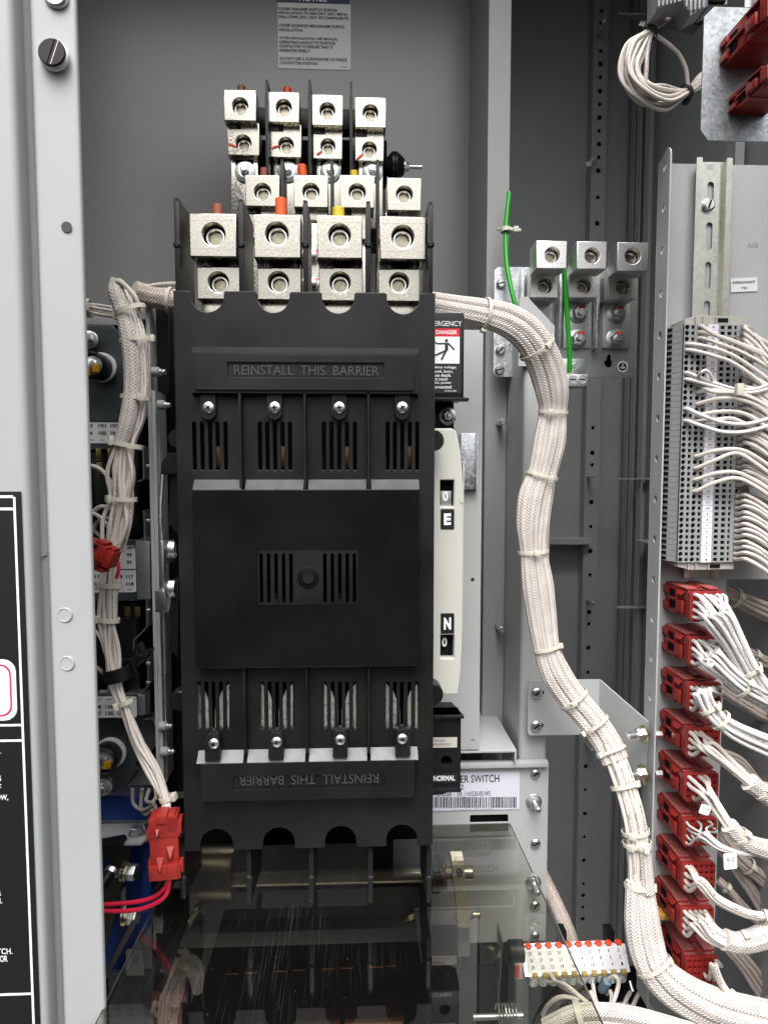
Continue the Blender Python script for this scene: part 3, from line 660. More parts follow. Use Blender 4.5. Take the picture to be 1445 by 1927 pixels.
# raised middle panel
mb = MB()
vx = slots((492, 506, 520, 534, 548), 1041, 1134, -.016)+slots((611.6, 625.7, 639.5, 653.6, 667), 1041, 1134, -.016)
zc1, zc2 = W(580, 902, 0).z, W(580, 921, -.014).z
for a, b in ((364, 456), (462, 572), (580, 689.5), (698, 789)):
    xa, xb = W(a, 912, -.007).x, W(b, 912, -.007).x
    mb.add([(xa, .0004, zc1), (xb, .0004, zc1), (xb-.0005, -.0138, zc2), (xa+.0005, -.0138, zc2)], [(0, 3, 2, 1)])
mb.build('panel_bevel', m_bevel_lit, sc_)
mb = MB(); mb.frus(cx0-.003, cx1+.003, cz0-.004, cz1+.0004, .0002, -.0136, .003, .003, .0003, .004)
mb = MB()
mb.plate([rrect(cx0, cz0, cx1, cz1, .001)]+vx, -.0158, -.0138, .0007)
for (xa, xb, za, zb) in ((cx0, cx0+.002, cz0, cz1), (cx1-.002, cx1, cz0, cz1), (cx0, cx1, cz0, cz0+.002)): mb.box(xa, xb, -.0137, .0006, za, zb)
mb.build('middle_panel', m_gloss, sc_)
mx0, mx1, mz0, mz1 = R(486, 1036, 674, 1138, -.016); mb = MB()
mb.plate([rrect(mx0, mz0, mx1, mz1, .0005)]+vx, -.0162, -.01595, 0); mb.build('vent_grille', m_black, sc_)
p = W(580, 1087, -.0163); mb = MB(); mb.lathe([(S(20, 0), 0), (S(20, 0), -.0006), (S(19, 0), -.0008)], p, (0, 1, 0), 32); mb.build('round_button', m_gloss, sc_)
mb = MB(); mb.lathe([(S(10, 0), -.0008), (S(10.5, 0), -.002), (S(8.5, 0), -.002), (S(8, 0), -.0012)], p, (0, 1, 0), 24); mb.build('sprue_ring', m_black, sc_)
# screw tabs and screws
def cross_screw(mb, p, r):
    mb.lathe([(r, 0), (r*.97, -.0016), (r*.7, -.0028), (r*.3, -.0033)], p, (0, 1, 0), 24)
    a = random.uniform(0, 1.5); y = p.y-.00345
    for k in (0, math.pi/2):
        c, s_ = math.cos(a+k)*r*.48, math.sin(a+k)*r*.48; e = r*.13; nx, nz = -math.sin(a+k)*e, math.cos(a+k)*e
        mb.add([(p.x+c+nx, y, p.z+s_+nz), (p.x+c-nx, y, p.z+s_-nz), (p.x-c-nx, y, p.z-s_-nz), (p.x-c+nx, y, p.z-s_+nz)], [(3, 2, 1, 0)], 1)
for i, u in enumerate((392.5, 517, 638.5, 757)):
    mb = MB(); xa, xb, za, zb = R(u-14, 741, u+14, 791, -.005); mb.plate([[(xa, zb), (xa, za+S(14, 0))]+[((xa+xb)/2+S(14, 0)*math.cos(t), za+S(14, 0)+S(14, 0)*math.sin(t)) for t in [math.pi+math.pi*k/10 for k in range(11)]]+[(xb, zb)]], -.007, -.0005, .0008)
    mb.build('screw_tab', m_black, sc_)
    mb = MB(); cross_screw(mb, W(u, 767, -.0075), S(10.5, 0)); mb.build('screw', [m_steel, m_dark], sc_)
for u, v in ((403, 1400), (521, 1397), (640.5, 1393), (757, 1391)):
    mb = MB(); xa, xb, za, zb = R(u-14, v-26, u+14, v+25, -.005); mb.plate([[(xb, za), (xb, zb-S(14, 0))]+[((xa+xb)/2+S(14, 0)*math.cos(t), zb-S(14, 0)+S(14, 0)*math.sin(t)) for t in [math.pi*k/10 for k in range(11)]]+[(xa, za)]], -.016, -.0005, .0008)
    mb.build('screw_tab', m_black, sc_)
    mb = MB(); cross_screw(mb, W(u, v-1, -.0165), S(10, 0)); mb.build('screw', [m_steel, m_dark], sc_)
# the switch body behind the cover
sb = thing('transfer_switch', 'black transfer switch body behind the barrier cover, copper contacts seen through its vents', 'switch body', ((X0+X1)/2, .1, ZB))
bz0, bz1 = W(580, 1540, .05).z, W(580, 600, .05).z
MB().box(X0+.0045, X1-.0045, .0605, .21, bz0, bz1, .002).build('housing', m_dark, sb)
for i in range(4):
    uc = UV2[i][2]; mb = MB()
    for s_ in (-1, 1):
        a = W(uc+s_*3, 1372, .018); b = W(uc+s_*30, 1372, .018); c = W(uc+s_*30, 1286, .03); d = W(uc+s_*16, 1300, .03); e_ = W(uc+s_*3, 1335, .024)
        mb.add([a, b, c, d, e_], [(0, 1, 2, 3, 4) if s_ > 0 else (4, 3, 2, 1, 0)])
    mb.build('arc_plate', m_lug2, sb)
    uc = UV1[i][2]; mb = MB(); mb.px(uc+6, 840, uc+24, 880, .058, .004, .001); mb.build('contact', m_copper, sb)
    mb = MB(); mb.px(uc-38, 860, uc-30, 888, .012, .002); mb.px(uc-38, 884, uc+36, 888, .012, .004); mb.build('arc_chute_edge', m_fin, sb)
for u in (520, 640):
    p = W(u, 1132, .03); mb = MB(); mb.lathe([(S(15, 0), .006), (S(15, 0), 0), (S(12, 0), -.002)], p, (0, 1, 0), 24); mb.build('contact_bolt', m_fin, sb)
    mb = MB(); mb.lathe([(S(4.5, 0), 0), (S(4, 0), -.006), (S(2, 0), -.008)], p, (0, 1, 0), 14); mb.build('bolt_tip', m_ring, sb)

# ---------------------------------------------------------------- cable lugs
def lug(label, group, up, uh, lo, lh, Yu, Yl, metal=m_lug, code=None, num=None, dep=.045, mark=None, bus=None, hr=(.245, .235), pole=None):
    x0, x1, z0, z1 = R(*up, Yu)
    t = thing('cable_lug', label, 'cable lug', ((x0+x1)/2, Yu+.05, z0-.04), group)
    def block(rect, hole, Y, k, nm):
        a0, a1, b0, b1 = R(*rect, Y); h = W(hole[0], hole[1], Y); r = (a1-a0)*k
        mb = MB(); mb.plate([rrect(a0, b0, a1, b1), circ(h.x, h.z, r, 30)], Y, Y+dep, .0010)
        w_ = a1-a0
        for zz_ in (b0+.18*(b1-b0), b0+.84*(b1-b0)): mb.box(a0+.001, a1-.001, Y-.0002, Y+.0005, zz_, zz_+.0005)
        o = mb.build(nm, metal, t)
        c = Vector((h.x, Y, h.z)); mb = MB()
        mb.lathe([(r*.83, .030), (r*.83, .0125), (r*.81, .0118), (r*.67, .0118), (r*.64, .0128), (r*.63, .026)], c, (0, 1, 0), 30)
        mb.build('set_screw', m_ring, o)
        mb = MB(); mb.lathe([(r*.655, .018), (r*.645, .024), (r*.40, .028), (r*.25, .0255), (r*.05, .0285)], c, (0, 1, 0), 6); mb.build('hex_socket', m_bore, o)
        mb = MB(); mb.lathe([(r*.999, .034), (r*.999, .029)], c, (0, 1, 0), 20); mb.build('bore_back', m_dark, o)
        return o, (a0, a1, b0, b1)
    o, A = block(up, uh, Yu, hr[0], 'upper_block')
    if lo:
        lf = (lo[0], up[3]+4, lo[2], lo[3])
        o2, B = block(lf, lh, Yl, hr[1], 'lower_block')
        mb = MB(); mb.box(A[0]+.004, A[1]-.004, Yl+.004, Yu+dep+.02, B[3]-.001, A[2]+.02, .001); mb.build('neck', metal, t)
        if code is not None:
            pu0, pu1, pv0, pv1 = lo[0], lo[2], up[3]+4, lo[1]+1
            yy = Yl-.0002; wpx = pu1-pu0
            mb = MB(); mb.px(pu0+1, pv0, pu0+wpx*(.42 if not num else .34), pv1, yy-.0008, .0006)
            if num: mb.px(pu1-wpx*.26, pv0, pu1-2, pv1, yy-.0008, .0006); mb.px(pu0+wpx*.34, pv0, pu1-wpx*.26, pv1, yy-.0004, .0003, 0, 1)  # middle strip paints the shadow of the opening as a dark patch
            mb.build('code_tag', [m_ink, m_dark], t)
            mb = MB(); mb.tpx(code, pu0+3, pv0+3, pu0+wpx*.27, pv1-2, yy-.001)
            if num: mb.tpx(num, pu1-wpx*.17, pv0+3, pu1-wpx*.09, pv1-2, yy-.001)
            mb.build('code_lettering', mat_grey_ink, t)
        if mark:
            pts = [W(a, b, Yl-.0012) for a, b in mark]; mb = MB(); mb.tube(cr(pts, 5), lambda k: .0010+.0012*math.sin(k*3), 6, 0, .3); mb.build('paint_mark', m_mark, t)
    if bus:
        mb = MB(); mb.px(*bus, Yl+.012, .008, .001); mb.build('bus_bar', metal, t)
    return t
mat_grey_ink = mat('grey_ink', (0.62, 0.62, 0.62), 0.5)
FR = 'front row of cable lugs'
Yf1, Yf2 = .03, .047
lug('front row lug tagged EA below the brown wire stub', FR, (357, 402, 445, 483), (402, 441), (371, 502, 452, 563), (411, 531), Yf1, Yf2, code='EA', num='5', bus=(380, 564, 420, 620))
lug('front row lug tagged EB below the tall orange wire stub', FR, (478, 404, 566, 485), (521, 440), (484, 504, 567, 564), (524, 531), Yf1, Yf2, code='EB', num='6', bus=(490, 565, 560, 620))
lug('front row lug tagged EC below the marked yellow wire stub', FR, (597, 406, 682, 486), (639, 443), (600, 504, 683, 566), (640, 532), Yf1, Yf2, code='EC', num='7', bus=(610, 567, 670, 620))
lug('front row lug tagged EN without any wire stub', FR, (715, 408, 801, 488), (758, 446), (712, 506, 790, 567), (751, 532), Yf1, Yf2, code='EN', num='8', bus=(722, 568, 782, 620))
MR = 'middle row of cable lugs'; Ym, Yn = .31, .325
for (lab, up, uh, code) in (('middle row lug under a short brown stub left of the EB lug', (462, 330, 526, 388), (494, 361), 'LA'), ('middle row lug under the tilted orange stub', (553, 330, 617, 390), (585, 361), 'LB'),
        ('middle row lug under the plain yellow stub', (640, 330, 704, 391), (672, 362), 'LC'), ('middle row lug standing alone at the right under the black insulator', (729, 335, 792, 396), (761, 366), 'LN')):
    c_ = uh[0]+(4 if uh[0] < 660 else -4)
    lo = (up[0]+5, 402, up[2]-1, 448) if uh[0] < 660 else (up[0]-3, 404, up[2]-8, 450)
    lug(lab, MR, up, uh, lo, (c_, 428), Ym, Yn, code=code, bus=(lo[0]+2, 450, lo[2]-2, 640), mark=((lo[0]+2, 440), (lo[0]+8, 434), (lo[0]+14, 430)))
BR = 'back row of cable lugs'; Yb1, Yb2 = .41, .425
BK = (('back row lug tagged NA below a dark brown stub', (422, 169, 482, 227), (452, 199), (429, 241, 488, 292), (458, 269), 'NA', ((430, 271), (438, 273), (446, 277))),
      ('back row lug tagged NB below a red orange stub', (504, 173, 563, 230), (534, 202), (509, 246, 567, 296), (538, 273), 'NB', ((512, 280), (518, 276), (526, 275))),
      ('back row lug tagged NC between the two tallest barriers', (587, 178, 645, 236), (616, 208), (589, 251, 644, 299), (617, 275), 'NC', ((596, 291), (601, 288), (606, 284))),
      ('back row lug tagged NN nearest the black insulator', (668, 183, 726, 240), (697, 212), (668, 256, 722, 303), (695, 281), 'NN', ((670, 301), (677, 295), (684, 289))))
for (lab, up, uh, lo, lh, code, mk) in BK:
    t = lug(lab, BR, up, uh, lo, lh, Yb1, Yb2, code=code, mark=mk, bus=(lo[0]+7, 296, lo[2]-2, 430), hr=(.25, .25))
    p = W(lo[0]+33, 324, Yb2+.011); mb = MB(); mb.lathe([(S(19, Yb2), 0), (S(19, Yb2), -.002), (S(17, Yb2), -.003)], p, (0, 1, 0), 26, 1)
    mb.lathe([(S(12, Yb2), -.003), (S(12, Yb2), -.005)], p, (0, 1, 0), 22); mb.lathe([(S(8, Yb2), -.005), (S(8, Yb2), -.011), (S(6.5, Yb2), -.012)], p, (0, 1, 0), 6); mb.lathe([(S(4.6, Yb2), -.012), (S(4.4, Yb2), -.018)], p, (0, 1, 0), 12)
    mb.build('bus_bolt', [m_steel, m_bar], t)
    mb = MB(); mb.px(lo[0]+14, 300, lo[0]+48, 311, Yb2+.0113, .0005); mb.build('bus_slot', m_dark, t)
mb = MB(); mb.px(436, 351, 466, 362, .454, .0006); o = mb.build('phase_tag', m_ink); tag(o, 'black strip lettered NORMAL across the bus bar under lug NA', 'tag')
mb = MB(); mb.tpx("NORMAL", 446, 353, 500, 361, .4535); mb.build('tag_lettering', m_whitel, o)

# ---------------------------------------------------------------- colour coded wire stubs behind the lugs
for (u, v0, v1, r, Y, m, tilt, lab) in ((410, 386, 420, 10, .048, m_brown, 0, 'brown wire stub standing behind the EA lug'), (529, 374, 420, 10.5, .048, m_orange, 0, 'tall orange wire stub standing behind the EB lug'), (637, 391, 420, 11, .048, m_yellow, 0, 'yellow wire stub with black print standing behind the EC lug'),
        (497, 317, 345, 7, .325, m_brown, 0, 'short brown wire stub on the middle row'), (572, 311, 345, 8, .325, m_orange, -.12, 'tilted orange wire stub on the middle row'), (666, 322, 345, 7.5, .325, m_yellow, 0, 'short plain yellow wire stub on the middle row'),
        (455, 163, 190, 7.5, .43, m_brown, 0, 'brown wire stub on top of the NA lug'), (541, 166, 190, 7.5, .43, m_mark, 0, 'red orange wire stub on top of the NB lug')):
    a, b = W(u, v0, Y), W(u, v1, Y); a.x += tilt*(a.z-b.z); tag(MB().cyl(b, a, S(r, Y), 16, 0, .0008).build('wire_stub', m), lab, 'wire stub', 'colour coded wire stubs')

# ---------------------------------------------------------------- phase barriers
def fin(label, group, u, v0, v1, w_, Y, dep, taper=0.0, node=None, m=m_fin, cut=0):
    a, b = W(u, v0, Y), W(u, v1, Y); x = (a.x+b.x)/2; h = S(w_/2, Y); mb = MB()
    # plate in the depth plane
    pr = [(Y, b.z), (Y, a.z-taper), (Y+.004, a.z), (Y+dep, a.z), (Y+dep, b.z)] if not cut else [(Y, b.z+cut), (Y, a.z), (Y+dep, a.z), (Y+dep, b.z)]
    n = len(pr); vs = [(x-h, p, q) for p, q in pr]+[(x+h, p, q) for p, q in pr]
    mb.add(vs, [tuple(range(n)), tuple(range(2*n-1, n-1, -1))]+[(k, k+n, (k+1) % n+n, (k+1) % n) for k in range(n)])
    mb.box(x-h*1.25, x+h*1.25, Y-.0012, Y+.004, b.z+cut, a.z-taper-.004, .0006)
    if node: p = W(u, node, Y); mb.lathe([(h*1.0, -.003), (h*2.0, -.0012), (h*2.0, .003), (h, .004)], (x, Y, p.z), (0, 1, 0), 14)
    return tag(mb.build('phase_barrier', m), label, 'barrier', group)
G = 'front phase barriers'
for u, v, lab in ((334, 371, 'outermost black phase barrier left of lug EA'), (454, 373, 'black phase barrier between lugs EA and EB'), (575, 375, 'black phase barrier between lugs EB and EC'), (693, 377, 'black phase barrier between lugs EC and EN'), (810, 378, 'outermost black phase barrier right of lug EN')):
    fin(lab, G, u, v, 556, 7, .012, .085 if u != 334 else .075, .001, 461)
for u, lab in ((532, 'slim black barrier between the first two middle row lugs'), (625, 'slim black barrier between the orange and yellow middle row stubs'), (711, 'slim black barrier left of the lone middle row lug')):
    fin(lab, 'middle phase barriers', u, 298, 560, 4.5, .315, .06, .002)
for u, v, lab in ((503, 147, 'tall pointed black barrier between lugs NA and NB'), (583, 147, 'tall pointed black barrier between lugs NB and NC'), (661, 151, 'tall pointed black barrier between lugs NC and NN')):
    fin(lab, 'back phase barriers', u, v, 420, 4.6, .40, .055, .022, 335)
bl = [(345+0, 'outermost bottom barrier at the left under the cover'), (469, 'bottom barrier second from the left under the cover'), (586, 'bottom barrier in the middle under the cover'), (697, 'bottom barrier second from the right under the cover'), (807, 'outermost bottom barrier at the right under the cover')]
for u, lab in bl: fin(lab, 'bottom phase barriers', u, 1596, 1715 if u != 345 else 1708, 7.5, .010, .09, 0, 1654, cut=.012)
# supports behind the lugs
sp = thing('lug_support', 'black insulating crossbar and blocks behind the back row of lugs', 'support', (W(600, 300, .49).x, .49, W(600, 420, .49).z))
mb = MB(); mb.px(440, 203, 700, 243, .475, .03, .003); mb.build('crossbar', m_fin, sp)
for u0, u1 in ((487, 504), (567, 585), (644, 661), (716, 728)):
    mb = MB(); mb.px(u0-6, 262, u1, 345, .485, .03, .004); mb.build('block', m_dark, sp)
mb = MB(); mb.px(440, 345, 712, 470, .475, .02, .001); mb.build('base', m_fin, sp)
p = W(724, 313, .47); ins = thing('standoff_insulator', 'black bicone insulator with a threaded stud beside lug NN', 'insulator', p)
mb = MB(); h = S(1, .47); mb.lathe([(14*h, 0), (17*h, 6*h), (25*h, 13*h), (25*h, 17*h), (24*h, 18*h), (25*h, 20*h), (25*h, 22*h), (16*h, 33*h), (14*h, 35*h)], p, (1, 0, 0), 30); mb.build('body', m_fin, ins)
mb = MB(); mb.lathe([(11*h, 35*h), (11*h, 37*h)], p, (1, 0, 0), 20); mb.lathe([(8*h, 37*h), (8*h, 44*h)], p, (1, 0, 0), 6); mb.lathe([(3.6*h, 44*h), (3.6*h, 68*h)], p, (1, 0, 0), 12); mb.build('stud', m_steel, ins)
# bits seen between the front lugs
for v in (482, 535):
    p = W(590, v, .2); mb = MB(); mb.lathe([(.009, 0), (.009, -.003), (.007, -.004)], p, (0, 1, 0), 18); mb.lathe([(.0055, -.004), (.0055, -.010), (.004, -.011)], p, (0, 1, 0), 12)
    mb.px(582, v-12, 598, v-6, .195, .003, 0, 1)
    tag(mb.build('terminal_bolt', [m_steel, m_mark]), 'orange marked bolt between lugs EB and EC, %s' % ('upper one' if v < 500 else 'just above the cover'), 'bolt', 'bolts between the front lugs')
mb = MB(); mb.px(578, 420, 600, 552, .205, .006); tag(mb.build('bus_strip', m_lug2), 'narrow bright bus strip between lugs EB and EC', 'bus strip')

# ---------------------------------------------------------------- danger bracket, indicator housing, NORMAL bracket
YD = .085
x0, x1, z0, z1 = R(790, 588, 873, 752, YD)
db = thing('danger_bracket', 'black bracket right of the cover with a red DANGER label', 'bracket', (x1, YD, z0))
mb = MB(); mb.box(x0, x1, YD, YD+.05, z0, z1, .0015); mb.box(x0, x1+.004, YD-.018, YD, z0-.003, z0+.001, .001); mb.build('body', m_fin, db)
mb = MB(); mb.px(800, 600, 868, 740, YD-.0006, .0004); mb.build('label_sheet', m_dkink, db)
mb = MB(); mb.px(800, 618, 864.5, 633.5, YD-.001, .0003); mb.build('danger_band', m_dred, db)
mb = MB(); mb.px(800, 633.5, 864.5, 684, YD-.001, .0003); mb.build('pictogram_panel', m_whitel, db)
mb = MB(); yt = YD-.0014
def stroke(pts, w_):
    for i in range(len(pts)-1):
        a, b = W(*pts[i], yt), W(*pts[i+1], yt); d = (b-a).normalized(); n = Vector((-d.z, 0, d.x))*S(w_/2, yt)
        mb.add([a+n, a-n, b-n, b+n], [(0, 1, 2, 3)])
hd = W(840, 641, yt); mb.plate([circ(hd.x, hd.z, S(3, yt), 16)], yt-.0001, yt+.0001)
stroke(((812, 640), (822.5, 646.5), (844.5, 646.5)), 2.4); stroke(((842.5, 645.5), (855, 658)), 2.8); stroke(((840, 645.5), (840, 660)), 6); stroke(((840, 658.5), (830.5, 677)), 3.6); stroke(((839, 660), (815, 670)), 3.2)
mb.build('pictogram', m_ink, db)
mb = MB(); mb.tpx("EMERGENCY", 802, 604, 868.5, 613.5, yt); mb.tpx("DANGER", 820, 621.5, 860, 629, yt, bold=.02)
for t, ub, v in (("Hazardous voltage.", 859, 688.5), ("Will shock, burn,", 852, 696), ("or cause death.", 849, 703), ("Do not touch", 842, 710), ("until ALL power", 849.5, 717.5), ("is disconnected.", 850.5, 725)):
    mb.tpx(t, ub-len(t)*3.3, v, ub, v+6, yt, bold=.012)
mb.tpx("401841-003", 836, 734, 858, 737, yt); mb.build('lettering', m_whitel, db)
# bolt under it
p = W(841, 783, .12); hb = MB(); hb.lathe([(S(17, .12), 0), (S(17, .12), -.002), (S(15, .12), -.003)], p, (0, 1, 0), 26); hb.lathe([(S(11, .12), -.003), (S(11, .12), -.004)], p, (0, 1, 0), 22, 1); hb.lathe([(S(9.5, .12), -.004), (S(9.5, .12), -.011), (S(8, .12), -.0125)], p, (0, 1, 0), 6); hb.cyl(p+Vector((0, -.0125, 0)), p+Vector((0, -.022, 0)), S(4.5, .12), 14, 0, .001)
tag(hb.build('hex_nut', [m_steel, m_dark]), 'washered hex nut between the DANGER bracket and cream housing', 'nut')
mb = MB(); mb.px(800, 756, 854, 820, .125, .05, .001); tag(mb.build('nut_plate', m_fin), 'black plate behind the washered hex nut', 'plate')
YH = .055
def hx(u, v): p = W(u, v, YH); return (p.x, p.z)
ih = thing('indicator_housing', 'cream plastic position indicator housing with E and N windows', 'indicator', (W(840, 1300, YH).x, YH, W(840, 1306, YH).z))
xL = W(800, 1000, YH).x
hout = [(xL, W(818, 1306, YH).z), hx(862, 1306), hx(866, 1270), hx(868.5, 1230), (W(870, 1150, YH).x, W(870, 1180, YH).z), (W(871, 1000, YH).x, W(871, 920, YH).z), hx(869, 880), hx(866, 845), hx(858, 812), hx(850, 806), (xL, W(818, 806, YH).z)]
w1 = R(828, 903.5, 854, 953, YH); w2 = R(828.5, 1195, 854, 1239, YH)
mb = MB(); mb.plate([hout, rrect(w1[0], w1[2], w1[1], w1[3], .0012), rrect(w2[0], w2[2], w2[1], w2[3], .0012)], YH, YH+.016, .0015)
mb.build('shell', m_cream, ih)
mb = MB(); mb.px(870, 870, 872, 1210, YH+.004, .02, .0008); mb.px(866, 936, 871, 946, YH-.001, .002); mb.build('edge_rib', m_cream, ih)
for v, t in ((958, 'E'), (1154, 'N')):
    mb = MB(); a = R(829, v, 854.5, v+38, YH-.0004); mb.plate([rrect(a[0], a[2], a[1], a[3], .0012)], YH-.0006, YH-.0002); mb.build('letter_plate', m_dkink, ih)
    mb = MB(); mb.tpx(t, 835, v+8, 848.5, v+30 if t == 'E' else v+31, YH-.0009, bold=.05); mb.build('letter', m_whitel, ih)
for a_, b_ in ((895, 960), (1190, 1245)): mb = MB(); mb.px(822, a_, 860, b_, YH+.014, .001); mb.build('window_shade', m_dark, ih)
mb = MB(); mb.px(829, 924, 849, 952, YH+.008, .003, .0006); mb.build('drum', m_bar, ih); mb = MB(); mb.px(829, 1196, 841, 1216, YH+.010, .002, .0004); mb.build('drum', m_fin, ih)
mb = MB(); mb.tpx("0", 833, 925, 843, 943, YH+.0075, bold=.03); mb.build('drum_digit', m_whitel, ih); mb = MB(); mb.tpx("0", 831.5, 1200, 841, 1217, YH+.0095, bold=.03); mb.build('drum_digit', m_whitel, ih)
p = W(816, 829, .02); mb = MB(); mb.lathe([(S(19, .02), .02), (S(20, .02), .002), (S(18, .02), 0)], p, (0, 1, 0), 26); tag(mb.build('hinge_knob', m_fin), 'round black hinge knob at the top of the cream housing', 'knob', 'hinge knobs of the cover')
p = W(812, 1308, .03); mb = MB(); mb.lathe([(S(22, .03), .03), (S(23, .03), .002), (S(20, .03), 0)], p, (0, 1, 0), 26); tag(mb.build('hinge_knob', m_fin), 'round black hinge knob at the foot of the cream housing', 'knob', 'hinge knobs of the cover')
YQ = .075
x0, x1, z0, z1 = R(790, 1346, 867, 1490, YQ)
nb = thing('normal_bracket', 'black bracket lettered NORMAL at the lower right of the cover', 'bracket', (x1, YQ, z0))
hz = W(840, 1432, YQ)
mb = MB(); mb.plate([[(x0, z0-.006), (W(833, 1494, YQ).x, z0-.004), (x1, z0+.006), (x1, z1), (x0, z1)], circ(hz.x, hz.z, S(10, YQ), 20)], YQ, YQ+.03, .001)
mb.add([(x0, YQ, z1), (x1+.003, YQ, z1), (x1-.006, YQ+.05, z1+.0), (x0, YQ+.05, z1)], [(0, 1, 2, 3)]); mb.box(x0, x1+.003, YQ-.006, YQ-.0002, z1-.003, z1+.0005, .0008)
mb.box(x0, x1-.001, YQ-.012, YQ-.0002, W(840, 1478, YQ).z-.004, W(840, 1478, YQ).z, .0008)
mb.build('body', m_fin, nb)
mb = MB(); mb.px(800, 1388, 860, 1407, YQ-.0008, .0006); mb.build('part_label', mat('grey_label', (.5, .47, .43), .4), nb)
mb = MB(); mb.tpx("703914-003", 806, 1392, 837, 1396, YQ-.001); mb.tpx("52470-000 DC", 806, 1399, 848, 1403, YQ-.001); mb.build('label_print', m_ink, nb)
mb = MB(); mb.px(800, 1456, 862, 1474, YQ-.0008, .0006); mb.build('name_label', m_dkink, nb)
mb = MB(); mb.tpx("NORMAL", 816, 1459.5, 856, 1469.5, YQ-.0011, bold=.02); mb.build('name_lettering', m_whitel, nb)
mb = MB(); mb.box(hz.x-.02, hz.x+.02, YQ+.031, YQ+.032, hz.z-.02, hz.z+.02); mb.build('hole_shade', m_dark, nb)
# ================================================================ wires, bundles, ties
SUN = [(math.sqrt((k+.5)/64), k*2.39996) for k in range(64)]
def frames(p):
    o = []
    for i in range(len(p)):
        t = (p[min(i+1, len(p)-1)]-p[max(i-1, 0)]).normalized(); n = t.cross(Vector((0, 1, 0)))
        if n.length < .05: n = t.cross(Vector((0, 0, 1)))
        n.normalize(); o.append((t, n, n.cross(t).normalized()))
    return o
def tie(c, t, n, b, rn, rb, parent, m=m_tie, width=.0046, head=-90, tail=0, name='cable_tie'):
    mb = MB(); K = 26; vs = []; fs = []
    for k in range(K):
        a = 2*math.pi*k/K; d = n*(math.cos(a)*rn)+b*(math.sin(a)*rb); q = d.normalized()*.0011
        for s_, e in ((-1, 0), (1, 0), (1, 1), (-1, 1)): vs.append(c+d+t*(s_*width/2*(.96 if e else 1))+q*e)
    for k in range(K):
        k2 = (k+1) % K
        for j in range(4): fs.append((k*4+j, k*4+(j+1) % 4, k2*4+(j+1) % 4, k2*4+j))
    mb.add(vs, fs)
    a = rad(head); d = n*(math.cos(a)*rn)+b*(math.sin(a)*rb); u = d.normalized(); s_ = t.cross(u).normalized()
    mb.M = Matrix((( s_.x, t.x, u.x, (c+d).x), (s_.y, t.y, u.y, (c+d).y), (s_.z, t.z, u.z, (c+d).z), (0, 0, 0, 1)))
    w_ = width*.78; mb.box(-w_*1.05, w_*1.05, -w_, w_, -.0006, .0046, .0009)
    if tail: mb.box(-w_*.6, w_*.6, -w_*.8, w_*.8, .004, .004+tail, .0004)
    return mb.build(name, m, parent)
def axis(path): return [W(u, v, Y) for u, v, Y, r in path], [S(r, Y) for u, v, Y, r in path]
def at(P, Rr, t, n=8):
    q = cr(P, n); k = t*(len(q)-1); i = min(int(k), len(q)-2); f_ = k-i; c = q[i].lerp(q[i+1], f_)
    T = (q[i+1]-q[i]).normalized(); j = t*(len(Rr)-1); a = min(int(j), len(Rr)-2); r = Rr[a]+(Rr[a+1]-Rr[a])*(j-a)
    N = T.cross(Vector((0, 1, 0))).normalized(); return c, T, N, N.cross(T).normalized(), r
def strands(t, path, n, wr, m, starts=None, squash=.75, seg=5, sides=7, jit=.25, seed=1, lead=.009, name='wire', i0=0):
    P, Rr = axis(path); F = frames(P); rnd = random.Random(seed); sc0 = math.sqrt(64.0/max(n, 1))
    slot = list(range(n))
    if starts:
        (T, N, B), p, e = F[0], P[0], Rr[0]; free = set(slot); slot = []
        for q in starts:
            k = min(free, key=lambda j: (p+N*(e*SUN[j][0]*sc0*math.cos(SUN[j][1]+seed))+B*(e*SUN[j][0]*sc0*math.sin(SUN[j][1]+seed))-q).length); free.discard(k); slot.append(k)
    for i in range(n):
        rr, th = SUN[slot[i]][0]*sc0, SUN[slot[i]][1]; th += seed
        pts = []
        if starts: s0 = starts[i]; pts = [s0+Vector((0, .006, 0)), s0+Vector((0, -lead*rnd.uniform(.6, 1.1), 0))+Vector((rnd.uniform(0, .003), 0, -rnd.uniform(0, .003)))]
        for kk, (p, r, (T, N, B)) in enumerate(zip(P, Rr, F)):
            if starts and kk == 0: jt = 0
            else: jt = jit
            w_ = S(wr, 0.05); e = max(r-w_, 0)
            pts.append(p+N*(e*(rr*math.cos(th)+rnd.uniform(-jt, jt)*.5))+B*(e*squash*(rr*math.sin(th)+rnd.uniform(-jt, jt)*.5)))
        MB().tube(cr(pts, seg), S(wr, P[0].y), sides).build(name, m, t)
def ties(t, path, ts, m=m_tie, pad=1.06, squash=.8, heads=(-70, -110, -90, -50), width=.0046, tail=0):
    P, Rr = axis(path)
    for i, k in enumerate(ts):
        c, T, N, B, r = at(P, Rr, k); tie(c, T, N, B, r*pad+.0006, r*squash*pad+.0006, t, m, width, heads[i % len(heads)], tail)
def sleeve(t, path, m=m_braid, squash=.85, rip=(.05, 11), sides=44, n=7, name='braided_sleeve'):
    P, Rr = axis(path); q = cr(P, n); N = len(q)
    def rf(k):
        j = k*(len(Rr)-1); a = min(int(j), len(Rr)-2); return Rr[a]+(Rr[a+1]-Rr[a])*(j-a)
    return MB().tube(q, rf, sides, 0, squash, rip).build(name, m, t)

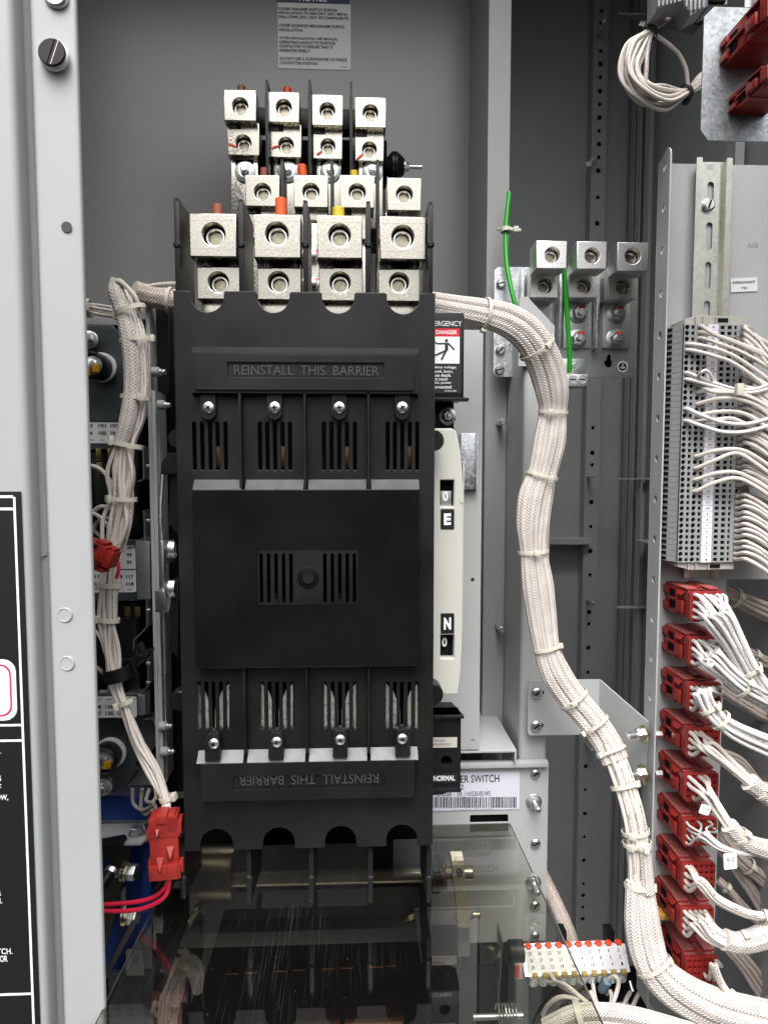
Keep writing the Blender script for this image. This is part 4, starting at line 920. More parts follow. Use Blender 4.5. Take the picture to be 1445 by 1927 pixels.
# ---------------------------------------------------------------- terminal panel with flange
YT = .15
x0 = W(1229, 700, YT).x; ztop = W(1330, 309, YT).z
tp = thing('terminal_board', 'light grey sheet metal panel with a punched front flange at its left edge', 'panel', (x0, YT, -.9))
xm, zm = W(1366, 1100, YT).x, W(1400, 1090, YT).z
mb = MB(); a = W(1240, 300, YT-.03); mb.plate([[(x0, -.78), (xm, -.78), (xm, zm), (XS-.03, zm), (XS-.03, ztop), (x0, ztop)]], YT, YT+.0025)
mb.build('sheet', m_grey, tp)
mb = MB(); mb.M = Matrix.Translation((x0, 0, 0)) @ Matrix.Rotation(rad(90), 4, 'Z')
# flange drawn in local (y->x)
hz = [W(1236, v, YT-.015).z for v in (316, 393, 472, 553, 632, 709, 787, 863, 939, 1014, 1090, 1164, 1238, 1311, 1385)]
r = .012; y0 = YT-.034
mb.plate([[(YT, -.78), (YT, ztop), (YT-.02, ztop+.008)]+[(y0+r-r*math.sin(t), ztop+.010-r+r*math.cos(t)) for t in [math.pi/2*k/6 for k in range(7)]]+[(y0, -.78)]]+[circ(YT-.017, z, .0048, 16) for z in hz], -.0025, 0, .0006)
mb.build('flange', m_grey, tp)
p = W(1413, 463, YT-.0003); mb = MB(); mb.tpx("A106", 1406, 456, 1425, 466, YT-.0004); mb.build('stamped_mark', m_post, tp)
# DIN rail
x0, x1, z0, z1 = R(1305, 306, 1372, 640, YT-.010)
dn = thing('din_rail', 'slotted yellow zinc DIN rail running up the terminal panel', 'rail', ((x0+x1)/2, YT-.01, -.3))
xc = (x0+x1)/2-.001; zb = W(1320, 1085, YT).z; zt = W(1340, 307, YT).z
hw = (x1-x0)/2
sl = []
for v0, v1 in ((260, 322), (344, 396), (420, 472), (494, 545), (567, 620)):
    za, zc_ = W(1335, v1, YT).z, W(1335, v0, YT).z
    if zc_ > zt: sl.append([(xc-.0055, zt+.001), (xc-.0055, za+.006), (xc-.003, za+.001), (xc, za), (xc+.003, za+.001), (xc+.0055, za+.006), (xc+.0055, zt+.001)]); continue
    sl.append(rrect(xc-.0045, za, xc+.0045, zc_, .0044, 5))
hw2 = hw-.008
mb = MB(); mb.plate([rrect(xc-hw2, zb, xc+hw2, zt)]+sl[1:], YT-.0035, YT-.002)
for s_ in (-1, 1): mb.box(xc+s_*hw2-.0008, xc+s_*hw2+.0008, YT-.011, YT-.0022, zb, zt); mb.box(min(xc+s_*hw2, xc+s_*hw), max(xc+s_*hw2, xc+s_*hw), YT-.0125, YT-.011, zb, zt+.002)
mb.build('rail', m_rail, dn)
mb = MB(); mb.px(1330, 309, 1341, 320, YT-.0037, .0002); mb.build('end_slot', m_grey, dn)
p = W(1331, 387, YT-.0036); mb = MB(); mb.slothead(p, .0088, .006); mb.lathe([(.0105, 0), (.0105, -.001)], p, (0, 1, 0), 22); mb.build('rail_screw', [m_steel, m_dark], dn)
mb = MB(); mb.M = Matrix.Translation(W(1347, 475, YT-.0038)) @ Matrix.Rotation(rad(-90), 4, 'Y'); mb.text("35x7.5", -.014, .014, -.003, .003, 0); mb.build('stamping', m_bar, dn)
ic = MB(); x0, x1, z0, z1 = R(1374, 523, 1424, 549, YT-.001); ic.M = Matrix.Translation(((x0+x1)/2, 0, (z0+z1)/2)) @ Matrix.Rotation(rad(-3), 4, 'Y') @ Matrix.Translation((-(x0+x1)/2, 0, -(z0+z1)/2))
il = thing('terminal_label', 'small white label reading INTERCONNECT TB1 on the terminal panel', 'label', ((x0+x1)/2, YT, z0))
ic.box(x0, x1, YT-.0012, YT-.0004, z0, z1); ic.build('sticker', m_white, il)
mb = MB(); mb.M = ic.M; yt = YT-.0016; mb.text("INTERCONNECT", x0+.0028, x1-.0032, z0+.0112, z0+.0146, yt, bold=.015); mb.text("TB1", x0+.0145, x1-.0145, z0+.0035, z0+.0066, yt, bold=.015); mb.build('lettering', m_ink, il)

# ---------------------------------------------------------------- terminal blocks 1..41
YK_ = .095
zA, zB_ = W(1345, 616, YK_).z, W(1335, 1053, YK_).z; PIT = (zA-zB_)/40
ux = lambda u, Y=YK_: W(u, 834, Y).x                      # columns at the height of terminal 21
tb = thing('terminal_block', 'grey spring terminal block numbered 1, lowest on the rail', 'terminal block', (ux(1340), YK_, zB_), 'numbered terminal blocks on the rail')
h = PIT*.475
mb = MB(); mb.box(ux(1281), ux(1398), YK_+.0035, YT-.012, zB_-h, zB_+h)
mb.add([(ux(1247, .12), .125, zB_-h), (ux(1262, .11), .112, zB_-h), (ux(1281), .098, zB_-h), (ux(1281), .14, zB_-h), (ux(1247, .12), .14, zB_-h), (ux(1247, .12), .125, zB_+h), (ux(1262, .11), .112, zB_+h), (ux(1281), .098, zB_+h), (ux(1281), .14, zB_+h), (ux(1247, .12), .14, zB_+h)], [(4, 3, 2, 1, 0), (5, 6, 7, 8, 9), (0, 1, 6, 5), (1, 2, 7, 6), (0, 5, 9, 4), (2, 3, 8, 7)])
mb.box(ux(1398), ux(1412, .11), .110, .14, zB_-h, zB_+h, .0004)
BD = mb
mb = MB(); hl = [rrect(ux(1281), zB_-h, ux(1398), zB_+h)]
for u in (1286, 1308): hl.append(circ(ux(u), zB_, PIT*.40, 14))
for u, wd in ((1297, 3), (1319, 3), (1352, 4), (1365, 4), (1376, 2.4)): hl.append(rrect(ux(u-wd), zB_-PIT*.30, ux(u+wd), zB_+PIT*.30))
hl.append(rrect(ux(1385), zB_-PIT*.38, ux(1392), zB_+PIT*.38, .001))
mb.plate(hl, YK_, YK_+.0032); mb.build('front', m_tb, tb)
mb = BD; q0 = len(mb.f)
for u in (1286, 1308): mb.add([(ux(u-6.2), YK_+.0022, zB_-h), (ux(u+6.2), YK_+.0022, zB_-h), (ux(u+6.2), YK_+.0022, zB_+h), (ux(u-6.2), YK_+.0022, zB_+h)], [(0, 1, 2, 3)])
for u, wd in ((1297, 3.3), (1319, 3.3), (1352, 4.3), (1365, 4.3), (1376, 2.6), (1388.5, 3.8)): mb.add([(ux(u-wd), YK_+.0026, zB_-h*.9), (ux(u+wd), YK_+.0026, zB_-h*.9), (ux(u+wd), YK_+.0026, zB_+h*.9), (ux(u-wd), YK_+.0026, zB_+h*.9)], [(0, 1, 2, 3)])
mb.add([(ux(1249, .12), .1205, zB_-h*.6), (ux(1254, .12), .1128, zB_-h*.6), (ux(1254, .12), .1128, zB_+h*.6), (ux(1249, .12), .1205, zB_+h*.6)], [(0, 1, 2, 3)])
mb.m[q0:] = [1]*(len(mb.f)-q0); mb.build('body', [m_tb, m_dark], tb)
MB().box(ux(1324), ux(1343), YK_-.0014, YK_+.0001, zB_-PIT*.47, zB_+PIT*.47).build('number_tag', m_tag, tb)
BLK = [tb]
for k in range(1, 41): BLK.append(dup(tb, tb.location+Vector((0, 0, PIT*k)), 'grey spring terminal block numbered %d on the rail' % (k+1)))
for k, b in enumerate(BLK):
    t = str(k+1); z = zB_+PIT*k; wd = .0019*len(t); mb = MB(); xc_ = (ux(1324)+ux(1343))/2
    mb.text(t, xc_-wd/2, xc_+wd/2, z-.0013, z+.0013, YK_-.0017, bold=.02); mb.build('number', m_ink, b)
for nm, s_, zq in (('beige end clamp on top of the terminal blocks', 1, zA+PIT*.5), ('beige end clamp below the terminal blocks', -1, zB_-PIT*.5)):
    ec = thing('end_clamp', nm, 'end clamp', (ux(1335), YK_, zq), 'end clamps of the terminal strip')
    h2 = .0125 if s_ > 0 else .011; za, zc_ = (zq, zq+h2) if s_ > 0 else (zq-h2, zq)
    mb = MB(); l = [(ux(1284), za), (ux(1392), za), (ux(1392), zc_-.001), (ux(1310), zc_), (ux(1284), za+h2*.6)] if s_ > 0 else [(ux(1284), zc_), (ux(1392), zc_), (ux(1392), za+.001), (ux(1310), za), (ux(1284), zc_-h2*.6)]
    mb.plate([l], YK_+.004, YT-.01, .0008)
    for u in (1302, 1316, 1340): mb.box(ux(u), ux(u)+.0012, YK_+.001, YK_+.006, za+.001, zc_-.002)
    mb.build('body', m_tbe, ec); mb = MB(); mb.box(ux(1345), ux(1364), YK_+.0030, YK_+.0045, (za+zc_)/2-.0025, (za+zc_)/2+.0025); mb.build('slot', m_dark, ec)

# wires out of the terminal strip
GW = 'wires out of the terminal strip'
def tz(n): return zB_+PIT*(n-1)
def twire(n, col, pts, white=False, r=3.9):
    u = (1286, 1308, 1389)[col]; s0 = Vector((ux(u), YK_+.004, tz(n)))
    # exit direction: to the viewer, then right
    P = [s0, s0+Vector((.002, -.008, .0005))]+[W(a, b, YK_-.016-.006*i) for i, (a, b) in enumerate(pts)]
    o = MB().tube(cr(P, 6), S(r, YK_), 8).build('terminal_wire', m_wirew if white else m_wire)
    tag(o, '%s wire out of the %s hole of terminal %d' % ('white' if white else 'cream', ('outer left', 'inner left', 'right')[col], n), 'wire', GW)
for n, col, pts, wh in ((41, 1, ((1345, 630), (1400, 652), (1480, 690)), 0), (40, 1, ((1348, 632), (1400, 650), (1480, 684)), 0), (39, 1, ((1350, 646), (1400, 666), (1480, 712)), 0),
    (38, 0, ((1340, 655), (1390, 676), (1480, 740)), 0), (37, 0, ((1340, 669), (1390, 690), (1480, 760)), 0), (33, 0, ((1345, 722), (1390, 734), (1430, 730), (1480, 708)), 1), (32, 0, ((1345, 728), (1390, 738), (1430, 736), (1480, 716)), 1),
    (31, 1, ((1340, 737), (1380, 740), (1420, 752), (1480, 790)), 0), (30, 1, ((1345, 734), (1390, 740), (1430, 762), (1480, 810)), 0), (28, 1, ((1350, 750), (1390, 752), (1430, 768), (1480, 815)), 0),
    (27, 0, ((1320, 782), (1360, 795), (1410, 797), (1480, 776)), 1), (25, 0, ((1318, 801), (1360, 813), (1410, 811), (1480, 790)), 1), (26, 1, ((1350, 775), (1390, 776), (1425, 792), (1480, 838)), 0), (25, 1, ((1345, 790), (1390, 792), (1480, 850)), 0),
    (19, 1, ((1345, 848), (1390, 846), (1425, 862), (1480, 902)), 0), (17, 1, ((1345, 866), (1385, 853), (1425, 875), (1480, 918)), 0), (15, 1, ((1345, 891), (1385, 889), (1425, 908), (1480, 945)), 0), (13, 1, ((1345, 908), (1385, 900), (1425, 918), (1480, 958)), 0)):
    twire(n, col, pts, bool(wh))
rw = random.Random(5)
for n in (41, 40, 39, 33, 31, 30, 28, 27, 26, 24, 23, 22, 21, 19, 18, 17, 16, 15, 14, 12, 11, 10, 9, 8, 7, 6, 5, 4, 3, 2, 1):
    v = 616+(41-n)*10.92; d = rw.uniform(-3, 3)
    up = -4 if n < 30 else 6
    twire(n, 2, ((1402, v+up*.4+d*.3), (1425, v+8+d+(14 if n > 35 else 0)), (1450, v+26+d+(24 if n > 35 else 0)), (1490, v+58+d)), False)
for n in (40, 38, 36, 32, 29, 27, 25, 24, 22, 20, 18, 16, 14, 12, 11, 10, 9, 7, 6, 5, 4, 2):
    v = 616+(41-n)*10.92; d = rw.uniform(-4, 4); s0 = Vector((ux(1406, .11), .113, tz(n)))
    o = MB().tube(cr([s0, s0+Vector((.002, -.006, .001)), W(1424, v+6+d*.5, .09), W(1450, v+22+d, .085), W(1495, v+62+d*2, .08)], 6), S(3.7, .1), 8).build('terminal_wire', m_wire)
    tag(o, 'cream wire out of the far right step of terminal %d' % n, 'wire', GW)
# loop wire and tie on the white pair
P = [Vector((ux(1308), YK_+.004, tz(33)-.002))]+[W(*q) for q in ((1316, 704, .08), (1326, 697, .076), (1336, 705, .076), (1339, 720, .08), (1334, 730, .082), (1322, 731, .086))]
tag(MB().tube(cr(P, 6), S(3, YK_), 8).build('terminal_wire', m_wire), 'short looped jumper wire standing out beside tag 33', 'wire', GW)
tt = MB(); q = W(1390, 733, .060); tt.box(q.x-.0045, q.x+.0045, q.y-.004, q.y+.004, q.z-.0075, q.z+.0075, .001); tag(tt.build('cable_tie', m_tie), 'small nylon tie round the white wire pair from terminals 32 and 33', 'cable tie')

# ---------------------------------------------------------------- red connectors on the panel
CW, CH, CD = .047, .0405, .075
def dusty(mb):
    for i, f in enumerate(mb.f):
        a, b, c = [mb.v[k] for k in f[:3]]
        if (b-a).cross(c-a).normalized().z > .93 and mb.m[i] == 0: mb.m[i] = 1
    return mb
def holes(w_, h_, nx, nz, mx_, mz_): return [(mx_+(w_-2*mx_)*i/(nx-1), -mz_-(h_-2*mz_)*j/(nz-1)) for j in range(nz) for i in range(nx)]
HG = holes(CW, CH, 6, 4, .0055, .0065)
def connector(label, o, group, red, M0=None, w_=CW, h_=CH, d_=CD, grid=HG, name='wire_connector', hr=.0024, dust=True):
    t = thing(name, label, 'connector', o, group); M_ = Matrix.Translation(o) @ (M0 or Matrix())
    def nb(): q = MB(); q.M = M_; return q
    mats = [red, m_reddust if dust else red, m_dark]
    mb = nb(); mb.box(.001, w_-.001, -d_*.52, 0, -h_+.001, -.001, .0008); mb.box(.0025, w_-.0025, -d_+.004, -d_*.52, -h_+.0015, -.0025, .0008)
    mb.box(w_*.02, w_*.36, -d_+.012, -.004, -.0015, .0012, .0006); mb.box(w_*.66, w_*.98, -d_+.012, -.004, -.0015, .0012, .0006)
    mb.build('rear_shell', mats, t) if not dust else dusty(mb).build('rear_shell', mats, t)
    mb = nb(); mb.plate([[(0, -h_+.004), (.004, -h_), (w_-.004, -h_), (w_, -h_+.004), (w_, -.004), (w_-.003, -.001), (.003, -.001), (0, -.004)]]+[circ(x, z, hr, 12) for x, z in grid], -d_, -d_+.006, .0005)
    mb.box(0, .0018, -d_+.006, -d_+.013, -h_+.004, -.004, .0004)
    mb.box(.004, w_*.30, -d_+.001, -d_+.012, -h_-.0016, -h_+.001, .0004)
    mb.build('front_face', red, t)
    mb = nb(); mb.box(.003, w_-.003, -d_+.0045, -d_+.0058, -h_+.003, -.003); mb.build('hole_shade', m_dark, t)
    for za, zb in ((-.003, -.013), (-.026, -.036)):
        mb = nb(); mb.box(-.0026, .0015, -.014, -.001, zb*h_/.0405, za*h_/.0405, .0006); mb.build('side_tab', red, t)
    mb = nb(); mb.box(-.003, .0015, -d_+.016, -d_+.034, -h_*.82, -h_*.42, .0008); mb.box(-.0022, .001, -d_*.55, -.012, -h_*.5, -h_*.42, .0004)
    mb.add([(-.001, -d_+.036, -h_*.12), (.003, -d_+.036, -h_*.05), (.003, -d_+.014, -h_*.05), (-.0036, -d_+.018, -h_*.22), (-.0036, -d_+.030, -h_*.22)], [(0, 4, 3, 2, 1)]); mb.build('side_latch', red, t)
    mb = nb(); mb.box(.0003, .0011, -d_+.0135, -d_+.0158, -h_*.84, -h_*.36); mb.box(.0002, .0009, -.030, -.016, -h_*.80, -h_*.16); mb.build('side_slot', m_dark, t)
    mb = nb(); mb.box(w_*.40, w_*.64, -d_*.62, -d_*.2, -.001, .0008, .0004); mb.add([(w_*.38, -d_*.92, .0012), (w_*.64, -d_*.92, .0012), (w_*.60, -d_*.72, -.0018), (w_*.42, -d_*.72, -.0018)], [(0, 1, 2, 3)], 0); mb.build('top_latch', mats, t)
    return t
CP = ((1250, 1094), (1249, 1173), (1248, 1253), (1246, 1332), (1244.5, 1410), (1243, 1489), (1241.5, 1567), (1240, 1645), (1244, 1733))
lab = ('uppermost red connector, filled with bright white wires', 'second red connector from the top, a wire tag among its wires', 'third red connector, its wires turning sharply down', 'fourth red connector with seven wires and open holes at right', 'fifth red connector with five wires leading into a sleeve',
       'sixth red connector with thin wires and a handwritten flag above', 'seventh red connector, mostly open holes, four wires at left', 'eighth red connector above the amber strip', 'lowest red connector with its holes empty at left')
CG = 'red connectors down the terminal panel'
CN = []
pr = W(*CP[0], YT); x_ref = pr.x
c0 = connector(lab[0], pr, CG, m_red); CN.append(c0)
for i in range(1, 9):
    q = W(*CP[i], YT); 
    if i < 8: q.x = x_ref
    CN.append(dup(c0, q, lab[i]))
def cell(i, c, r): o = CN[i].location; x, z = HG[r*6+c]; return o+Vector((x, -CD, z))
def take(i, l): return [cell(i, c, r) for c, r in l]
allc = [(c, r) for r in range(4) for c in range(6)]
WG = 'wire bundles out of the red connectors'
def wb(i, label, cells, path, wr, m, ts=(), tm=m_tie, sl=None, seed=1, squash=.7, slm=m_braid):
    P = [W(u, v, Y) for u, v, Y, r in path]
    t = thing('wire_bundle', label, 'wire bundle', P[0], WG)
    strands(t, path, len(cells), wr, m, take(i, cells), squash, seed=seed, jit=.10)
    if sl: sleeve(t, sl, slm, .8, (.05, 9), 36)
    ties(t, path, ts, tm, 1.0, squash)
    return t
wb(0, 'bright white wire bundle fanning from the uppermost red connector', [(c, r) for r in range(4) for c in range(6) if r == 0 or c < 3 or (r == 1)], ((1352, 1160, .045, 34), (1380, 1206, .035, 26), (1408, 1258, .03, 23), (1436, 1300, .03, 25), (1500, 1370, .03, 30)), 4.0, m_wirew, (.52,), seed=2)
wb(1, 'white wire bundle from the second connector, tied near its bend', [(c, r) for r in range(4) for c in range(6) if r == 0 or c < 3], ((1338, 1236, .045, 30), (1370, 1266, .035, 24), (1400, 1290, .03, 24), (1440, 1312, .03, 25), (1500, 1345, .03, 28)), 4.0, m_wirew, (.50,), seed=3)
wb(2, 'white wire bundle from the third connector with two close ties', [(c, r) for r in range(4) for c in range(6) if r == 0 or c < 1 or r == 1], ((1322, 1302, .04, 24), (1334, 1330, .035, 20), (1356, 1356, .03, 20), (1395, 1380, .03, 23), (1500, 1424, .03, 27)), 4.0, m_wirew, (.28, .5), seed=4)
wb(3, 'seven cream wires from the fourth connector entering a braided sleeve', [(0, 0), (1, 0), (2, 0), (0, 1), (0, 2), (0, 3), (1, 1)], ((1330, 1405, .045, 22), (1370, 1438, .04, 18), (1412, 1474, .03, 15), (1440, 1494, .03, 14)), 4.2, m_wire, (), sl=((1408, 1471, .03, 19), (1425, 1484, .03, 17), (1455, 1505, .03, 18), (1500, 1535, .03, 20)), seed=5).get('x')
wb(4, 'five cream wires from the fifth connector entering a sleeve beside the handwritten flag', [(0, 0), (2, 0), (3, 0), (0, 1), (1, 3)], ((1330, 1490, .045, 17), (1350, 1520, .04, 14), (1374, 1556, .03, 12), (1395, 1576, .03, 12)), 4.2, m_wire, (), sl=((1370, 1553, .03, 17), (1388, 1572, .03, 16), (1420, 1592, .03, 18), (1500, 1612, .03, 22)), seed=6)
wb(5, 'thin white wires from the sixth connector drooping under a sleeve', [(0, 0), (2, 0), (4, 0), (5, 1), (0, 1), (0, 2), (0, 3), (1, 2)], ((1322, 1570, .045, 16), (1350, 1592, .035, 10), (1385, 1604, .03, 7), (1430, 1608, .03, 6), (1500, 1612, .03, 6)), 2.4, m_wirew, (), seed=7)
wb(6, 'four cream wires sweeping down from the seventh connector', [(0, 0), (1, 0), (0, 1), (0, 2), (0, 3)], ((1318, 1660, .045, 14), (1345, 1690, .035, 13), (1385, 1712, .03, 13), (1425, 1724, .03, 12), (1500, 1726, .03, 12)), 4.2, m_wire, (.8,), seed=8)
wb(7, 'cream wires from the eighth connector curling into a wide braided sleeve', [(0, 0), (1, 0), (2, 0), (3, 0), (4, 0), (0, 1), (0, 2), (0, 3), (1, 2)], ((1318, 1730, .05, 26), (1340, 1757, .04, 22), (1370, 1772, .03, 20), (1400, 1772, .03, 18)), 4.2, m_wire, (), sl=((1362, 1768, .03, 21), (1385, 1774, .03, 20), (1420, 1768, .03, 23), (1500, 1735, .03, 28)), seed=9)
wb(8, 'four cream wires dropping from the lowest connector into a sleeve', [(4, 1), (5, 0), (3, 2), (4, 2)], ((1342, 1815, .05, 12), (1356, 1850, .045, 10), (1378, 1880, .04, 11), (1400, 1890, .04, 10)), 4.2, m_wire, (), sl=((1372, 1874, .04, 15), (1392, 1888, .04, 14), (1430, 1902, .04, 17), (1500, 1922, .04, 20)), seed=10)
for k, (i, c) in enumerate(((3, (1433, 1489, .03)), (4, (1392, 1574, .03)), (7, (1402, 1773, .03)), (8, (1399, 1893, .04)))):
    p, q = W(*c), W(c[0]+14, c[1]+(11 if k != 2 else -3), c[2]); T = (q-p).normalized(); N = T.cross(Vector((0, 1, 0))).normalized()
    par = [o for o in bpy.data.objects if o.name.startswith('wire_bundle')][i]
    tie(p, T, N, N.cross(T).normalized(), S(18 if k < 2 else (23 if k == 2 else 17), .03), S(15, .03), par, m_tie, .005, (-60, -50, 130, -80)[k] if k != 2 else -35)
# bundles behind, leading to the far side of the connectors
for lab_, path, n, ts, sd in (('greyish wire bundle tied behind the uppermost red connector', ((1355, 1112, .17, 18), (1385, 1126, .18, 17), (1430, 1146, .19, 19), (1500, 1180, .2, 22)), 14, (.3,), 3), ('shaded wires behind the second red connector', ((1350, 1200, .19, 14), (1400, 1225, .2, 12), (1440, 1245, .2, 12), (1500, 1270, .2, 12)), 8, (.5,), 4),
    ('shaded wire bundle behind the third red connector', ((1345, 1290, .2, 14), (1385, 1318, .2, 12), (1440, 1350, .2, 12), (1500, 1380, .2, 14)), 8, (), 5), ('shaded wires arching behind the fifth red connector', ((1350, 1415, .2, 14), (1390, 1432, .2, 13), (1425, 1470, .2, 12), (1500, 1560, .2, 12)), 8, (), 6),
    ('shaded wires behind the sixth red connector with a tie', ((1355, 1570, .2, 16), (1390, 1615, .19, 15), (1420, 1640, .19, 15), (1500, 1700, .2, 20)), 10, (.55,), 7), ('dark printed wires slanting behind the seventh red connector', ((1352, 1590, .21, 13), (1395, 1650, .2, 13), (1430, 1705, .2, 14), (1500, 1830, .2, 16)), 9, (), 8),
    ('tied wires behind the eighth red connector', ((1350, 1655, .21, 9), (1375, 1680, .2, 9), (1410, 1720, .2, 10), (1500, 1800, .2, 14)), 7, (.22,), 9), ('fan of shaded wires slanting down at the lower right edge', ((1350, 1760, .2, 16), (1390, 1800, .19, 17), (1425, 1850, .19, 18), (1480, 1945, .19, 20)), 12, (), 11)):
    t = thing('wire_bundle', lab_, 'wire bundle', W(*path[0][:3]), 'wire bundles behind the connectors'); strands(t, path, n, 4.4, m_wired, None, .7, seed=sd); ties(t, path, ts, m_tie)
# handwritten flags
for (u0, v0, u1, v1, tx, rot, lab_) in ((1316, 1515, 1336, 1533, 'J14', 18, 'white handwritten flag on the wires above the sixth connector'), (1361, 1606, 1386, 1636, 'X12', -4, 'blank looking white flag hanging under the thin wires'), (1330, 1240, 1344, 1254, 'XP7', 28, 'small white tag among the wires of the second connector')):
    x0, x1, z0, z1 = R(u0, v0, u1, v1, .01); c = Vector(((x0+x1)/2, .01, (z0+z1)/2)); f = thing('wire_flag', lab_, 'wire tag', c, 'flags on the connector wires')
    M_ = Matrix.Translation(c) @ Matrix.Rotation(rad(rot), 4, 'Y'); mb = MB(); mb.M = M_; a, b = (x1-x0)/2, (z1-z0)/2; mb.plate([rrect(-a, -b, a, b, .002)], 0, .0008); mb.build('flag', m_white, f)
    mb = MB(); mb.M = M_; mb.text(tx, -a*.6, a*.6, -b*.05, b*.5, -.0003); mb.build('writing', m_bar if tx == 'X12' else m_ink, f)
mb = MB(); mb.px(1240, 1722, 1262, 1731, .12, .03, .0005); tag(mb.build('amber_strip', mat('amber_strip', (.55, .27, .06), .5)), 'amber strip peeping out above the lowest red connector', 'strip')

# ---------------------------------------------------------------- the big harness
BH = thing('cable_harness', 'thick braided cable harness curving from the cover down to the lower right', 'cable harness', W(1003, 1035, .16))
HP = ((800, 570, .10, 22), (860, 580, .11, 23), (905, 589, .12, 26), (950, 602, .13, 31), (985, 624, .14, 33), (1012, 658, .15, 33), (1030, 700, .16, 33), (1039, 740, .165, 30), (1040, 775, .17, 25), (1034, 830, .17, 30), (1021, 890, .17, 27), (1008, 935, .17, 33), (1002, 985, .17, 32), (1003, 1038, .17, 26), (1010, 1100, .17, 31), (1018, 1160, .17, 29), (1028, 1220, .165, 25), (1046, 1268, .16, 29), (1076, 1312, .155, 28), (1112, 1354, .145, 27), (1142, 1398, .135, 27), (1158, 1432, .125, 26))
LB = ((-.52, -.1, .50), (.50, -.05, .50), (-.02, -.32, .46), (0, .3, .5))
def lobes(path, parent, lb=LB, m=m_braid, seed=0):
    P, Rr = axis(path); F = frames(P)
    for i, (a, b, k) in enumerate(lb):
        Q = []
        for j, (p, r, (T, N, B)) in enumerate(zip(P, Rr, F)):
            ph = .25*math.sin(j*.55+i*2+seed); aa = a*math.cos(ph)-b*math.sin(ph); bb = a*math.sin(ph)+b*math.cos(ph)
            Q.append(p+N*(r*aa)-B*(-r*bb*.7))
        q = cr(Q, 6); NQ = len(q)
        def rf(t, Rr=Rr, k=k):
            j = t*(len(Rr)-1); a_ = min(int(j), len(Rr)-2); return (Rr[a_]+(Rr[a_+1]-Rr[a_])*(j-a_))*k
        MB().tube(q, rf, 48, 0, .9, (.045, 10)).build('braided_sleeve', m, parent)
lobes(HP, BH)
n_ = len(HP)-1
ties(BH, HP, [2.15/n_, 4.9/n_, 8.0/n_, 10.1/n_, 13.0/n_, 16.0/n_, 18.1/n_, 19.2/n_, 20.4/n_], heads=(-170, -75, -110, -60, -90, -30, -100, -160, -150))
HW = ((1142, 1398, .135, 24), (1160, 1436, .125, 24), (1178, 1490, .11, 24), (1192, 1545, .10, 23), (1199, 1600, .095, 25), (1201, 1650, .09, 25), (1203, 1690, .085, 26))
strands(BH, HW, 24, 4.0, m_wire, None, .7, seed=12, jit=.2)
ties(BH, HW, [.30, .56, .625, .90], heads=(-40, -120, -130, -30), width=.0055)
HS = ((1201, 1655, .09, 27), (1203, 1690, .085, 31), (1206, 1730, .08, 35), (1214, 1775, .075, 36), (1230, 1818, .065, 34), (1268, 1858, .055, 38), (1330, 1893, .045, 41), (1400, 1915, .035, 44), (1520, 1945, .02, 48))
lobes(HS, BH, seed=1.5); ties(BH, HS, [3.0/8*1.33, .93], heads=(-35, -90))
p2 = ((1210, 1590, .082, 11), (1216, 1640, .08, 12), (1218, 1680, .078, 13)); sleeve(BH, p2, m_braid); ties(BH, p2, [.05], heads=(-90,))

# ---------------------------------------------------------------- ground lugs, green wires
GL = 'double lugs on the ground plate'
m_gl = mat('ground_lug_metal', (0.80, 0.80, 0.78), 0.42, 1.0, var=0.10, vscale=300, bump=0.03, bscale=380)
for lab_, up, uh, lo, lh in (('ground lug at the left, touching the green wire', (1009, 453, 1066, 505), (1039, 480), (997, 508, 1051, 560), (1025, 538)), ('middle ground lug above two orange marked bolts', (1085, 454, 1141, 506), (1114, 481), (1070, 510, 1124, 560), (1098, 539)), ('rightmost ground lug above two orange marked bolts', (1161, 456, 1219, 510), (1190, 482), (1144, 512, 1197, 562), (1171, 540))):
    t = lug(lab_, GL, up, uh, lo, lh, .235, .285, metal=m_gl, hr=(.25, .25), dep=.04)
    mb = MB(); a = lo[0]-10; mb.px(a, 556, lo[2]-12, 655, YG-.006, .0055, .001); mb.build('palm', m_gl, t)
for u, v in ((1087, 590), (1159, 591), (1085, 638), (1157, 638)):
    p = W(u, v, YG-.0062); par = [o for o in bpy.data.objects if o.type == 'EMPTY' and o.get('label', '').startswith('middle ground lug' if u < 1100 else 'rightmost ground lug')][0]
    mb = MB(); mb.lathe([(.0158, 0), (.0158, -.002), (.0145, -.0026)], p, (0, 1, 0), 26); mb.lathe([(.0105, -.0026), (.0112, -.004), (.0112, -.011), (.0100, -.0125)], p, (0, 1, 0), 6); mb.lathe([(.0055, -.0125), (.0055, -.018), (.0045, -.019)], p, (0, 1, 0), 14)
    q = p+Vector((.002, -.0128, .006)); mb.box(q.x-.005, q.x+.005, q.y-.001, q.y+.002, q.z-.003, q.z+.004, .001, 1); mb.build('bolt', [m_steel, m_mark], par)
sg = thing('small_ground_lug', 'small two screw ground lug at the foot of the green wire', 'cable lug', W(1083, 700, .31))
mb = MB(); mb.px(1058, 675, 1100, 706, YG-.005, .0045, .001); mb.px(1062, 704, 1106, 727, .285, .04, .001); mb.build('body', m_gl, sg)
for u in (1077, 1095): mb = MB(); p = W(u, 714, .2848); mb.lathe([(.0068, 0), (.0066, -.0006), (.0055, .0005)], p, (0, 1, 0), 20); mb.box(p.x-.0045, p.x+.0045, p.y-.0009, p.y-.0005, p.z-.0008, p.z+.0008, 0, 1); mb.build('clamp_screw', [m_steel, m_dark], sg)
mb = MB(); p = W(1082, 689, YG-.0052); mb.lathe([(.0085, 0), (.0085, -.0025)], p, (0, 1, 0), 20); mb.lathe([(.0062, -.0025), (.0062, -.010)], p, (0, 1, 0), 6); mb.build('bolt', m_steel, sg)
